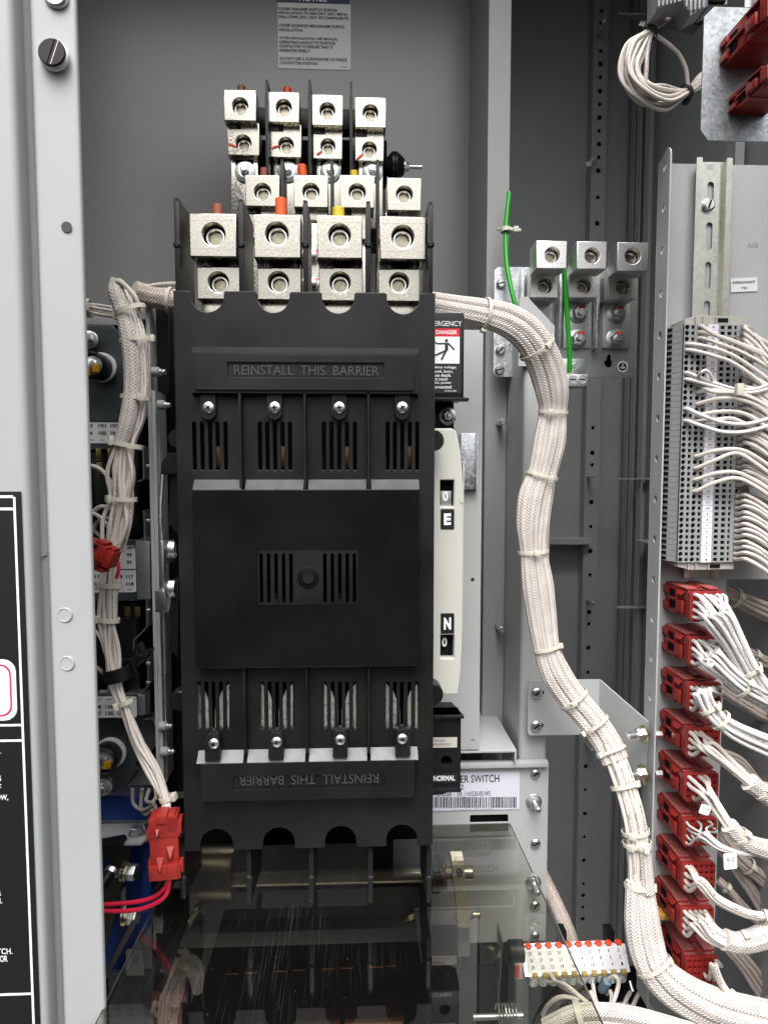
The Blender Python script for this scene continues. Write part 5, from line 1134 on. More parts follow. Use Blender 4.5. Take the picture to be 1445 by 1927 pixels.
def gw(pts, lab_): tag(MB().tube(cr([W(*p) for p in pts], 8), S(4.6, .28), 12).build('ground_wire', m_green), lab_, 'wire', 'green ground wires')
gw(((958, 362, .33), (953, 410, .325), (951, 455, .32), (955, 510, .31), (967, 566, .30), (976, 590, .30)), 'green wire held by a tie on the grey post')
gw(((1060, 480, .27), (1062, 530, .268), (1067, 600, .275), (1071, 660, .28), (1071, 702, .285)), 'green wire between the first two ground lugs')
c = W(952, 433, .322); mb = MB(); mb.lathe([(.008, -.003), (.009, -.003), (.009, .003), (.008, .003)], c, (0, .1, 1), 18); mb.tube([c+Vector((.006, -.004, 0)), c+Vector((.014, -.008, -.003)), c+Vector((.022, -.010, -.004))], .003, 6); mb.box(c.x+.010, c.x+.018, c.y-.012, c.y-.005, c.z-.006, c.z+.003, .001)
mb.tube([c+Vector((-.006, 0, .002)), c+Vector((-.012, .01, .004))], .0022, 6); tag(mb.build('cable_tie', m_tie), 'white cable tie holding the upper green wire to the post', 'cable tie')

# ---------------------------------------------------------------- upper right corner: galvanised plate, modules, wire loop
YU = -.02
x0, x1, z0, z1 = R(1321, 14, 1460, 265, YU); c1 = .011
gu = thing('connector_plate', 'spangled galvanised plate with clipped corners at the upper right', 'plate', (x0, YU, z0))
mb = MB(); mb.plate([[(x0, z0+c1), (x0+c1*.8, z0), (x1+.05, z0), (x1+.05, z1), (x0+c1, z1), (x0, z1-c1)]], YU, YU+.002); mb.build('plate', spangle('plate_galvanised', (.22, .24, .25), (.42, .45, .465), .5, 330, .8), gu)
mb = MB(); mb.px(1402, -30, 1470, 14, YU+.003, .002); mb.build('tab', m_white, gu)
mb = MB(); mb.px(1416, -30, 1470, 30, YU-.0024, .0006); mb.build('rating_label', mat('slate_label', (.10, .10, .125), .4), gu)
mb = MB(); 
for t, v in (("TERMINAL 60C", 4), ("12-22 AWG WIRE", 10), ("PHT SERIES 7", 16), ("LBS IN", 22)): mb.tpx(t, 1427, v, 1427+3.4*len(t), v+4, YU-.0028)
mb.build('label_lettering', m_bar, gu)
UG = 'red connectors on the galvanised plate'
for (u, v, k, lab_, w_) in ((1358, 76, 1.0, 'larger red connector on the galvanised plate holding white wires', .05), (1373, 182, .62, 'smaller red connector low on the galvanised plate', .042)):
    o = W(u, v, YU); h_ = S(50 if k == 1 else 34, YU)
    c_ = connector(lab_, o, UG, m_red2, None, w_, h_, .085 if k == 1 else .07, holes(w_, h_, 5, 4 if k == 1 else 3, .006, .006), dust=False)
    t = thing('wire_bundle', 'white wires out of the %s red connector on the galvanised plate' % ('larger' if k == 1 else 'smaller'), 'wire bundle', o+Vector((.02, -.09, -.02)), 'wires at the upper right edge')
    for x, z in holes(w_, h_, 5, 4 if k == 1 else 3, .006, .006):
        if x > w_*.5: continue
        s0 = o+Vector((x, -.085 if k == 1 else -.07, z)); MB().tube(cr([s0+Vector((0, .01, 0)), s0+Vector((.004, -.012, .003)), s0+Vector((.03, -.03, .010)), s0+Vector((.09, -.05, .012))], 5), .0024, 8).build('wire', m_wirew, t)
# grey relay modules
mm = thing('relay_module', 'grey DIN mounted relay modules cut by the top edge', 'relay module', W(1300, 30, .10))
def pxp(pts, Y0, Y1, m, nm): mb = MB(); mb.plate([[(W(u, v, Y0).x, W(u, v, Y0).z) for u, v in pts]], Y0, Y1, .0008); return mb.build(nm, m, mm)
m_mod = mat('module_grey', (.27, .28, .30), .45, bump=.05, bscale=500); m_modd = mat('module_dark_grey', (.10, .105, .115), .5)
pxp(((1236, -30), (1284, -30), (1282, 2), (1262, 4), (1236, 18)), .055, .085, m_mod, 'case'); pxp(((1286, -30), (1332, -30), (1331, 12), (1298, 30), (1288, 8)), .060, .09, m_mod, 'case'); pxp(((1334, -30), (1368, -30), (1368, 8), (1334, 10)), .055, .085, m_mod, 'case')
pxp(((1250, 14), (1285, 6), (1330, 16), (1330, 38), (1316, 50), (1296, 43), (1268, 36)), .092, .112, m_modd, 'foot')
for i in range(6): mb = MB(); mb.px(1238+i*7.5, -20, 1241.5+i*7.5, 12-i*1.8, .050, .006, .0005); mb.build('vent_rib', m_mod if i % 2 else m_post, mm)
for i in range(5): mb = MB(); mb.px(1290+i*8, -20, 1294+i*8, 16+(6-i*2 if i else -4), .055, .006, .0005); mb.build('vent_rib', m_post if i % 2 else m_mod, mm)
for i in range(7): mb = MB(); mb.px(1272+i*8, 20+i % 2*3, 1276+i*8, 36+i % 2*4, .088, .005, .0005); mb.build('foot_rib', m_mod, mm)
mb = MB(); mb.px(1336, -20, 1366, 3, .050, .006, .001); mb.build('terminal_window', m_dark, mm)
lp = thing('wire_loop', 'hanging loop of cream wires held by two black ties', 'wire loop', W(1215, 150, .10))
LP = ((1268, -4, .11, 24), (1243, 28, .10, 19), (1225, 58, .09, 9), (1201, 92, .09, 25), (1193, 136, .09, 27), (1210, 172, .09, 25), (1250, 182, .10, 22), (1292, 172, .11, 9), (1330, 146, .13, 15), (1380, 120, .14, 18))
strands(lp, LP, 17, 3.4, m_wire, None, .6, seed=21, jit=.6, seg=7); ties(lp, LP, [2.05/9, 7.0/9], m_tieb, 1.25, .7, (170, 130), .006, .004)
P = pp(((1228, 62, .088), (1250, 78, .09), (1275, 100, .095), (1290, 130, .10), (1296, 165, .108), (1320, 158, .12))); MB().tube(cr(P, 7), S(3.5, .1), 8).build('wire', m_wire, lp)
mb = MB(); mb.px(1383, 262, 1400, 310, .30, .03); mb.px(1383, 262, 1386, 310, .296, .004); o = mb.build('frame_rail', m_post); tag(o, 'short length of grey rail showing above the terminal panel', 'rail')
# ================================================================ control module left of the cover
YM = .17
def poly(mb, pts, Y0, Y1, bev=.0008, m=0, extra=()):
    return mb.plate([[(W(u, v, Y0).x, W(u, v, Y0).z) for u, v in pts]]+list(extra), Y0, Y1, bev, m)
cmn = thing('control_module', 'dark zinc control module with numbered relay sockets left of the black cover', 'control module', W(230, 1490, YM))
mb = MB(); poly(mb, ((60, 612), (212, 612), (242, 642), (276, 642), (283, 690), (283, 782), (262, 792), (60, 792)), YM, YM+.002); mb.build('upper_plate', m_teal, cmn)
mb = MB(); mb.px(60, 580, 236, 611, YM+.004, .03, .001); mb.build('top_flange', m_post, cmn)
mb = MB(); mb.px(60, 793, 236, 846, YM-.012, .012, .001); mb.build('label_flange', m_teal, cmn)
mb = MB(); poly(mb, ((60, 1015), (262, 1015), (276, 1008), (283, 1012), (283, 1122), (264, 1131), (60, 1131)), YM-.02, YM-.018); mb.px(257, 1018, 283, 1128, YM-.024, .004, .0015, 1); mb.build('middle_plate', [m_teal, m_bar], cmn)
mb = MB(); poly(mb, ((60, 1304), (268, 1304), (282, 1298), (283, 1344), (60, 1350)), YM-.02, YM-.018); mb.px(259, 1308, 273, 1346, YM-.024, .004, .0015, 1); mb.build('lower_label_plate', [m_teal, m_bar], cmn)
mb = MB(); poly(mb, ((60, 1346), (300, 1346), (300, 1392), (232, 1491), (60, 1491)), YM-.004, YM-.002, extra=[circ(W(264, 1438, YM).x, W(264, 1438, YM).z, .007, 16)]); mb.build('lower_plate', m_teal, cmn)
mb = MB(); mb.px(60, 600, 330, 1480, YM+.03, .004); mb.px(236, 1440, 300, 1478, YM+.012, .01, .001, 1); mb.build('back_plate', [m_dark, m_bar], cmn)
# relay sockets
for v0, v1 in ((848, 1008), (1134, 1300)):
    for u0, u1 in ((110, 170), (174, 214), (218, 262)):
        mb = MB(); mb.px(u0, v0, u1, v1, YM-.004, .03, .003); mb.px(u0+6, v0+30, u1-4, v1-14, YM-.012, .010, .004); mb.build('relay_socket', m_fin, cmn)
for u, v in ((186, 852), (208, 852), (188, 878), (208, 878), (240, 1150), (259, 1150)):
    mb = MB(); mb.px(u-5, v-8, u+5, v+10, YM-.016, .004, .0005); mb.px(u-4, v+12, u+4, v+14, YM-.016, .002); mb.build('contact_tab', mat('brass_tab', (.45, .33, .14), .35, 1.0) if 'brass_tab' not in bpy.data.materials else bpy.data.materials['brass_tab'], cmn)
# bright raw edges of the stepped socket brackets
for pts in (((267, 840), (270, 842), (271, 902), (259, 906)), ((271, 960), (273, 1021), (261, 1029), (240, 1029)), ((276, 1122), (277, 1180), (252, 1205), (251, 1248), (256, 1258)), ((279, 1238), (279, 1290), (266, 1306), (236, 1308)), ((271, 1354), (288, 1352), (294, 1366)), ((274, 700), (281, 760), (278, 782), (262, 790))):
    P = [W(u, v, YM-.022) for u, v in pts]; mb = MB()
    for a, b in zip(P[:-1], P[1:]):
        d = (b-a).normalized(); n = Vector((-d.z, 0, d.x))*.0009
        v8 = [a+n, b+n, b-n, a-n]; mb.add(v8+[q+Vector((0, .022, 0)) for q in v8], [(0, 1, 2, 3), (7, 6, 5, 4), (0, 4, 5, 1), (2, 6, 7, 3), (1, 5, 6, 2), (3, 7, 4, 0)])
    mb.build('socket_bracket', m_steel, cmn)
# number labels
def numlab(u0, v0, u1, v1, Y, items, dashes):
    x0, x1, z0, z1 = R(u0, v0, u1, v1, Y); mb = MB(); mb.plate([rrect(x0, z0, x1, z1, .003)], Y, Y+.0004); o = mb.build('number_label', m_white, cmn)
    mb = MB()
    for t, u, v in items: mb.tpx(t, u-2.4*len(t), v-3.4, u+2.4*len(t), v+3.4, Y-.0004, bold=.035)
    for u, v in dashes: mb.px(u-4.5, v-.5, u+4.5, v+.5, Y-.0004, .0002)
    mb.build('number_print', m_ink, o)
numlab(100, 795, 226, 834, YM-.0128, (("33", 170, 801), ("34", 170, 815), ("101", 193, 801), ("102", 193.5, 815), ("103", 216, 801), ("104", 216, 815)), ((172, 828), (193, 828), (216, 828)))
numlab(100, 1027, 256, 1115, YM-.0206, (("94", 243.5, 1044), ("93", 243.5, 1058), ("111", 180, 1085), ("112", 180, 1099), ("115", 224, 1085), ("116", 224, 1099), ("117", 245, 1085), ("118", 245, 1099)), ((244, 1033), (245, 1109), (222, 1109), (180, 1109)))
mb = MB(); mb.px(100, 1071, 255.5, 1073, YM-.0212, .0002); mb.build('label_rule', m_ink, cmn)
numlab(100, 1311, 258, 1351, YM-.0206, (("108", 184, 1330), ("107", 185, 1342), ("126", 206, 1330), ("125", 206.5, 1342), ("128", 229, 1330), ("127", 229, 1342)), ((186, 1316), (205, 1316), (229, 1316), (251, 1316)))
# two black roller knobs with pale washers
for (u, v, r, Y1, lab_) in ((189, 693, 24, .134, 'black roller knob with amber clip on the upper control plate'), (206, 1418, 26, .138, 'black roller knob with amber clip on the lower control plate')):
    p = W(u, v, YM-.006); q = W(u, v, YM-.006); q = Vector((p.x, Y1, p.z)); t = thing('roller_knob', lab_, 'knob', p, 'roller knobs of the control module'); rr = S(r, YM)
    MB().cyl(p+Vector((.002, .003, .001)), p+Vector((.002, -.003, .001)), rr*1.12, 30, 0, .001).build('washer', m_white, t)
    mb = MB(); mb.lathe([(rr, 0), (rr, YM-.006-Y1), (rr*.86, YM-.006-Y1+.002), (rr*.80, YM-.006-Y1+.001), (rr*.78, YM-.006-Y1-.006)], p, (0, -1, 0), 34); mb.build('roller', m_fin, t)
    mb = MB(); mb.lathe([(rr*.70, 0), (rr*.70, .003), (rr*.45, .004), (rr*.40, .007), (rr*.3, .008)], q+Vector((0, .005, 0)), (0, -1, 0), 24); mb.build('spindle', m_steel, t)
    mb = MB(); k = rr*.35
    for s_ in (-1, 1): mb.box(q.x+s_*k-.005, q.x+s_*k+.005, Y1-.004, Y1+.002, q.z-.012+s_*.002, q.z-.001+s_*.002, .0015)
    mb.build('clip', m_amber, t)
for (u, v, lab_) in ((170, 640, 'shiny zinc nut on the upper control plate at the frame edge'), (197, 1480, 'shiny zinc nut on the lower control plate at the frame edge')):
    p = W(u, v, YM-.005); mb = MB(); mb.lathe([(.012, 0), (.012, -.003), (.010, -.004)], p, (0, 1, 0), 20); mb.lathe([(.008, -.004), (.008, -.014), (.006, -.016)], p, (0, 1, 0), 6); tag(mb.build('hex_nut', m_steel), lab_, 'nut', 'nuts on the control module')
# light channel rail
YV = .12
rl = thing('channel_rail', 'pale grey vertical channel rail between control module and cover', 'rail', W(292, 1480, YV))
mb = MB(); xa, xb = W(284, 1000, YV).x, W(300, 1000, YV).x; za, zb = W(300, 1478, YV).z, W(285, 566, YV).z
mb.box(xa, xa+.0048, YV, YV+.05, za, zb, .0006); mb.box(xa+.0056, xa+.0105, YV-.002, YV+.05, za, W(290, 735, YV).z, .0006); mb.box(xa+.0025, xb, YV+.012, YV+.014, za, W(290, 735, YV).z); mb.build('channel', m_grey, rl)
mb = MB(); poly(mb, ((286, 574), (298, 566), (318, 592), (318, 740), (286, 740)), YV+.03, YV+.032); mb.build('upper_web', m_fin, rl)
for u0, u1, v in ((286, 301, 700), (297, 310, 762), (300, 314, 1366), (303, 318, 1414)):
    p = W(u0, v, YV-.004); q = W(u1, v, YV-.004); mb = MB(); mb.cyl(p, q, S(9, YV), 18, 0, .001); o = mb.build('spacer', mat('spacer_grey', (.35, .36, .36), .4) if 'spacer_grey' not in bpy.data.materials else bpy.data.materials['spacer_grey'], rl)
    mb = MB(); mb.cyl(q, q+Vector((.003, 0, 0)), S(6, YV), 14); mb.cyl(q+Vector((.003, 0, 0)), q+Vector((.008, 0, 0)), S(4.5, YV), 12, 0, .0008); mb.build('spacer_screw', m_steel, o)
for v in (877, 980, 1022, 1100, 1148, 1248, 1284):
    p = W(276, v, YV+.03); mb = MB(); mb.cyl(p, p+Vector((.006, 0, 0)), S(3.6, YV), 10, 0, .0008); mb.build('rivet', m_steel, rl)
# operating linkage beside the cover
lk = thing('linkage', 'zinc operating linkage with rod, clip and spring beside the cover', 'linkage', W(308, 1260, .08))
P = [W(*q) for q in ((307, 893, .085), (304, 930, .082), (303, 970, .08), (305, 1018, .08))]; MB().tube(cr(P, 6), S(4.2, .08), 10).build('rod', m_galv, lk)
mb = MB(); mb.px(302, 1018, 309, 1112, .075, .02, .0008); mb.px(309, 1016, 327, 1060, .085, .004, .0008, 1); mb.build('upper_clip', [m_steel, m_teal], lk)
mb = MB(); mb.px(292, 1112, 314, 1153, .07, .022, .001); mb.build('lower_clip', mat('clip_zinc', (.55, .57, .58), .3, 1.0), lk)
mb = MB(); poly(mb, ((312, 1112), (326, 1096), (330, 1100), (318, 1150), (313, 1152)), .072, .092); mb.build('clip_side', m_steel, lk)
p = W(309, 1153, .085); q = W(311, 1266, .085); MB().cyl(p, q, S(4.6, .085), 12, 0, .001).build('lower_rod', m_steel, lk)
for k, v in ((0, 1034), (1, 1108)):
    p = W(313, v, .07); mb = MB(); H = []
    for i in range(60): a = i/60*2*math.pi*6; H.append(p+Vector((.012*i/60, .008*math.cos(a), .008*math.sin(a)*1.3)))
    mb.tube(H, .0009, 6); mb.build('spring', m_steel, lk)
hg = thing('cover_hinge', 'black hinge arms on the left flank of the cover', 'hinge', W(325, 900, .07))
mb = MB()
poly(mb, ((302, 893), (304, 868), (318, 852), (336, 852), (336, 893)), .05, .075, .002); mb.build('hinge_leaf', m_fin, hg)
mb = MB(); p = W(334, 826, .04); mb.lathe([(S(18, .04), .02), (S(18, .04), .002), (S(16, .04), 0)], p, (0, 1, 0), 24); mb.build('hinge_pin', m_fin, hg)
mb = MB(); poly(mb, ((317, 985), (322, 895), (336, 895), (336, 1008)), .06, .08, .001); mb.build('arm', m_fin, hg); mb = MB(); poly(mb, ((319, 1220), (326, 1090), (336, 1090), (336, 1240)), .07, .09, .001); mb.build('arm', m_fin, hg)
mb = MB(); p = W(338, 1320, .04); mb.lathe([(S(20, .04), .02), (S(20, .04), .002), (S(17, .04), 0)], p, (0, 1, 0), 24); mb.build('hinge_pin', m_fin, hg)
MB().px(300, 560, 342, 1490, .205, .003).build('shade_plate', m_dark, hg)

# ---------------------------------------------------------------- left harness
LH = thing('cable_harness', 'long left harness of cream wires hanging in front of the control module', 'cable harness', W(218, 1045, .05))
A = ((226, 548, .06, 22), (240, 590, .055, 24), (253, 640, .05, 25), (258, 690, .05, 24), (258, 740, .05, 24), (250, 790, .05, 24), (240, 835, .05, 27), (231, 890, .05, 30), (230, 938, .05, 24), (224, 985, .05, 28), (213, 1040, .05, 21), (208, 1095, .05, 20), (206, 1165, .05, 18), (212, 1225, .05, 18), (221, 1285, .045, 15), (238, 1335, .04, 13), (263, 1395, .035, 15), (293, 1452, .03, 15), (313, 1500, .025, 11), (316, 1522, .02, 12))
A1 = [(u-9+(0 if i > 1 else 2), v, Y-.006, 15) for i, (u, v, Y, r) in enumerate(A[:7])]
sleeve(LH, ((222, 536, .075, 14),)+tuple(A1[:-1])+((229, 832, .044, 13),), m_braid, .85, (.04, 9), 36)
A2 = [(u+14, v, Y, 11) for u, v, Y, r in A[:7]]
strands(LH, [(232, 548, .07, 12)]+A2[1:6]+[(247, 835, .05, 18)]+[(u+4, v, Y, r*.9) for u, v, Y, r in A[7:13]], 8, 4.0, m_wire, None, .7, seed=31, jit=.5)
strands(LH, [(232, 832, .046, 12)]+[(u-2, v, Y, r) for u, v, Y, r in A[7:]], 9, 4.0, m_wire, None, .7, seed=33, jit=.55)
for (u, v, rr, dx, dy, hd) in ((246, 584, 27, .35, 1, 170), (256, 640, 28, .1, 1, 0), (256, 748, 26, -.1, 1, -60), (229, 830, 15, -.2, 1, -160), (240, 837, 28, -.2, 1, -150), (230, 939, 26, -.05, 1, -130), (208, 1046, 17, .3, 1, -60), (208, 1101, 20, -.1, 1, -150), (205, 1166, 19, -.1, 1, -160), (235, 1322, 15, .4, 1, -150), (314, 1502, 13, .3, 1, -20)):
    T = Vector((dx, 0, -dy)).normalized(); N = T.cross(Vector((0, 1, 0))).normalized(); tie(W(u, v, .05 if v < 1300 else (.04 if v < 1400 else .025)), T, N, N.cross(T), S(rr, .05), S(rr*.75, .05), LH, m_tie, .0055, hd)
P = [W(*q) for q in ((212, 536, .06), (226, 530, .05), (244, 545, .045), (258, 565, .045), (262, 590, .05))]; MB().tube(cr(P, 6), .0028, 8).build('cable_tie', m_tie, LH)
mb = MB(); mb.M = Matrix.Translation(W(217, 532, .058)) @ Matrix.Rotation(rad(20), 4, 'Y'); mb.box(-.005, .005, -.005, .005, -.005, .005, .001); mb.build('cable_tie', m_tie, LH)
mb = MB(); mb.text("P21", 0, .012, 0, .004, 0) if False else None
# harness along the top, behind the cover
TH = thing('cable_harness', 'braided harness running behind the cover above the control module', 'cable harness', W(290, 565, .12))
sleeve(TH, ((252, 548, .10, 18), (275, 556, .11, 20), (310, 563, .12, 20), (350, 570, .12, 20)), m_braidd, .85, (.05, 9), 36); ties(TH, ((275, 556, .11, 20), (310, 563, .12, 20), (330, 566, .12, 20)), [.75], heads=(60,))
P = [W(*q) for q in ((262, 545, .10), (290, 536, .11), (330, 533, .12), (360, 534, .12))]; MB().tube(cr(P, 6), S(3, .1), 8).build('wire', m_wire, TH)
SH = thing('wire_bundle', 'short cream wires tied at the frame edge above the upper control plate', 'wire bundle', W(190, 588, .1))
strands(SH, ((150, 580, .13, 13), (168, 580, .12, 11), (190, 584, .11, 12), (215, 588, .10, 12), (240, 596, .10, 8)), 9, 3.6, m_wire, None, .6, seed=8); c = W(167, 580, .12); tie(c, Vector((1, 0, 0)), Vector((0, 0, 1)), Vector((0, -1, 0)), .011, .010, SH, m_tie, .007, 90)
for i, pts in enumerate((((150, 874, .12), (185, 880, .11), (205, 900, .10), (216, 925, .09)), ((170, 968, .12), (188, 954, .11), (205, 955, .10), (220, 962, .09)), ((150, 966, .12), (180, 968, .11), (200, 985, .10), (212, 1000, .09)), ((190, 1010, .12), (178, 995, .12), (190, 978, .115), (212, 975, .10)), ((172, 1180, .12), (190, 1200, .11), (200, 1230, .10), (208, 1250, .09)), ((160, 1240, .12), (190, 1262, .11), (206, 1280, .1), (205, 1300, .11), (190, 1302, .12)))):
    lab_ = ('cream wire joining the left harness from the frame edge beside the upper relays', 'cream wire curling into the left harness above the red connector', 'lower cream wire curling into the harness above the small red connector', 'hooked cream wire just above the small red connector', 'cream wire joining the harness below the middle label', 'looping cream wire under the black clamp')[i]
    tag(MB().tube(cr([W(*q) for q in pts], 7), S(3.8, .1), 8).build('wire', m_wired if i in (3, 5) else m_wire), lab_, 'wire', 'single wires joining the left harness')
# black clamp
bc = thing('cable_clamp', 'black plastic cable clamp round the left harness', 'clamp', W(225, 1270, .05))
c = W(222, 1268, .045); T = Vector((.25, 0, -1)).normalized(); N = T.cross(Vector((0, 1, 0))).normalized(); tie(c, T, N, N.cross(T), S(24, .05), S(20, .05), bc, m_fin, .017, 60, 0, 'band')
mb = MB(); poly(mb, ((236, 1268), (250, 1225), (256, 1215), (262, 1232), (280, 1228), (278, 1240), (250, 1262)), .07, .10, .002); mb.build('bracket', m_fin, bc)
# small red connector
sr = thing('plug_connector', 'small red plug tucked in front of the left harness at the frame edge', 'connector', W(198, 1047, .008), 'red plugs of the left harness')
M0 = Matrix.Translation(W(197, 1047, .008)) @ Matrix.Rotation(rad(22), 4, 'Y') @ Matrix.Rotation(rad(-10), 4, 'Z'); K = .8/1285
def nb(): q = MB(); q.M = M0; return q
def B(mb, u0, v0, u1, v1, y0, y1, b=.0008): return mb.box((u0)*K, (u1)*K, y0, y1, -v1*K, -v0*K, b)
mb = nb(); B(mb, -40, -22, 8, 20, -.012, .012); B(mb, -40, -4, 2, 8, -.0135, -.0122, .0003); mb.build('rear_body', m_red2, sr)
mb = nb(); B(mb, 8.3, -17, 22, 15, -.010, .010); B(mb, 14, -24, 20, -15, -.008, .006); mb.build('front_shell', m_red2, sr)
mb = nb(); B(mb, -18, -28, 0, -22.4, -.010, .008); mb.build('upper_latch', m_red2, sr)
mb = nb(); B(mb, -8, 20.4, 14, 27, -.010, .008); mb.build('lower_latch', m_red2, sr)
for u0, v0, u1, v1 in ((-20, -19, -10, -12), (2, 9, 8, 17)): mb = nb(); B(mb, u0, v0, u1, v1, -.0126, -.0118, 0); mb.build('slot', m_dark, sr)
P = [W(*q) for q in ((222, 1052, .03), (224, 1070, .03), (220, 1088, .035))]; tag(MB().tube(cr(P, 5), .0022, 8).build('red_wire', m_redwire), 'short pink red wire beside the small red connector', 'wire', 'pink red wires')
# big red inline plug with the two red wires
rp_ = thing('plug_connector', 'bright orange red inline plug at the end of the left harness', 'connector', W(314, 1585, .0), 'red plugs of the left harness')
c = W(313, 1585, .01); K = .8/1285
def B(mb, u0, v0, u1, v1, y0, y1, b=.0008): return mb.box((u0)*K, (u1)*K, y0, y1, -v1*K, -v0*K, b)
M0 = Matrix.Translation(c) @ Matrix.Rotation(rad(-1.5), 4, 'Y') @ Matrix.Rotation(rad(6), 4, 'Z')
def nb(): q = MB(); q.M = M0; return q
mb = nb(); B(mb, -27, -30, 26, 35, -.012, .012); mb.build('middle_body', m_red2, rp_)
mb = nb(); B(mb, -26, -58, 26, -32, -.014, .014); B(mb, -30, -36, 30, -20, -.013, .013); B(mb, -12, -66, 8, -50, -.016, .008); B(mb, 8, -62, 22, -48, -.013, .01); mb.build('upper_shell', m_red2, rp_)
mb = nb(); B(mb, -30, 34, 28, 62, -.015, .014); B(mb, -24, 58, 24, 66, -.012, .012); B(mb, 4, 30, 24, 60, -.018, -.012); mb.build('lower_shell', m_red2, rp_)
for (a, b_, c_, d_) in ((-32, -38, -22, -14), (20, -48, 33, -24), (-32, 24, -20, 52), (22, 30, 33, 54)):
    mb = nb(); B(mb, a, b_, c_, d_, -.011, .009, .0012); mb.build('side_latch', m_red2, rp_)
for (u0, v0, u1, v1) in ((-16, -44, -6, -22), (4, -2, 18, 24), (-16, 18, -2, 48)):
    mb = nb(); x0, x1, z0, z1 = u0*K, u1*K, -v1*K, -v0*K; mb.add([(x0, -.0118, z0), (x1, -.0118, z0), (x1, -.0118, z1), (x0, -.0118, z1), ((x0+x1)/2, -.019, z0+.004)], [(0, 1, 4), (1, 2, 4), (2, 3, 4), (3, 0, 4)]); mb.build('wedge', m_red2, rp_)
for i in range(6): mb = nb(); B(mb, 10+i*2.6, -60, 11.4+i*2.6, -38, -.0152, -.0138, 0); mb.build('grip_rib', m_red, rp_)
for pts, lab_ in ((((318, 1645, .01), (312, 1668, .01), (290, 1688, .02), (250, 1698, .03), (170, 1704, .05)), 'upper pink red wire from the inline plug to the frame edge'), (((322, 1645, .01), (312, 1685, .01), (280, 1706, .02), (240, 1714, .03), (170, 1714, .05)), 'lower pink red wire from the inline plug to the frame edge')):
    tag(MB().tube(cr([W(*q) for q in pts], 8), S(4.2, .02), 12).build('red_wire', m_redwire), lab_, 'wire', 'pink red wires')
# looped wires behind the plug
for i, pts in enumerate((((250, 1484, .15), (252, 1512, .15), (270, 1524, .14), (290, 1515, .12), (296, 1530, .08)), ((268, 1484, .15), (266, 1520, .15), (275, 1532, .14), (288, 1524, .12)), ((282, 1484, .15), (276, 1506, .14), (290, 1512, .12)), ((292, 1480, .15), (294, 1500, .13), (284, 1512, .12)))):
    tag(MB().tube(cr([W(*q) for q in pts], 7), S(3.6, .1), 8).build('looped_wire', m_wired), ('outermost', 'second', 'third', 'innermost')[i]+' looped cream wire dropping from the control module beside the inline plug', 'wire', 'looped wires beside the inline plug')

# ---------------------------------------------------------------- blue solenoid and rods, lower left
so_ = thing('solenoid', 'blue solenoid assembly in the lower left corner behind the red wires', 'solenoid', W(220, 1840, .2))
mb = MB(); poly(mb, ((100, 1500), (275, 1500), (275, 1545), (100, 1545)), .19, .24, .002); poly(mb, ((230, 1580), (266, 1582), (282, 1592), (282, 1735), (262, 1760), (225, 1842), (100, 1842), (100, 1580)), .22, .27, .002); mb.build('shell', m_blue, so_)
mb = MB(); poly(mb, ((268, 1590), (285, 1590), (285, 1740), (262, 1775), (258, 1700), (266, 1680)), .19, .22, .002); mb.build('side_rib', m_blue, so_)
mb = MB(); x0, x1, z0, z1 = R(100, 1542, 276, 1592, .16); a = [(W(100, 1542, .20).x, .20), (W(270, 1545, .20).x, .20), (W(277, 1570, .15).x, .155), (W(262, 1592, .13).x, .14), (W(100, 1592, .13).x, .14)]
zf = W(220, 1570, .165).z; vs = [(x, y, zf) for x, y in a]+[(x, y, zf-.003) for x, y in a]; mb.add(vs, [(4, 3, 2, 1, 0), (5, 6, 7, 8, 9)]+[(k, (k+1) % 5, (k+1) % 5+5, k+5) for k in range(5)]); mb.build('bracket', m_grey, so_)
p = W(257, 1552, .165); p.z = zf; mb = MB(); mb.lathe([(.012, 0), (.012, .002)], p, (0, 0, 1), 20); mb.lathe([(.0085, .002), (.009, .004), (.009, .010), (.008, .011)], p, (0, 0, 1), 6); mb.build('hex_bolt', m_bar, so_)
for u, v in ((246, 1638), (248, 1721)):
    p = W(u-12, v+2, .15); d = Vector((1, -.25, .05)).normalized(); mb = MB(); mb.lathe([(.0135, 0), (.0135, .003), (.012, .004), (.012, .007)], p, d, 22, 1); mb.lathe([(.0105, .007), (.0112, .009), (.0112, .018), (.0102, .020)], p, d, 6); mb.build('lock_nut', [m_steel, m_yzinc], so_)
mb = MB(); p, q = W(182, 1682, .10), W(214, 1634, .13); mb.cyl(p, q, .0075, 16); o = mb.build('linkage_rod', m_fin, so_); mb = MB(); p = W(212, 1640, .128); d = (p-W(182, 1690, .10)).normalized(); mb.lathe([(.0105, -.003), (.0105, .003)], p, d, 18); mb.build('snap_ring', m_steel, o)
mb = MB(); P = [W(*q) for q in ((254, 1722, .14), (266, 1722, .14), (200, 1846, .10), (190, 1846, .10))]; mb.add(P+[q+Vector((0, .006, 0)) for q in P], [(3, 2, 1, 0), (4, 5, 6, 7)]+[(k, (k+1) % 4, (k+1) % 4+4, k+4) for k in range(4)]); mb.build('flat_bar', mat('brown_zinc_bar', (.30, .27, .22), .3, 1.0), so_)
mb = MB(); poly(mb, ((228, 1680), (236, 1668), (238, 1730), (228, 1742)), .15, .153); mb.build('pointer', m_steel, so_)
mb = MB(); poly(mb, ((180, 1592), (226, 1584), (232, 1590), (218, 1618), (180, 1622)), .13, .15, .001); mb.build('crank', m_fin, so_)
mb = MB(); poly(mb, ((195, 1640), (232, 1592), (248, 1596), (236, 1650), (200, 1780), (180, 1800), (180, 1690)), .19, .20, .001); mb.build('inner_plate', mat('brown_steel', (.10, .09, .075), .4, .8), so_)
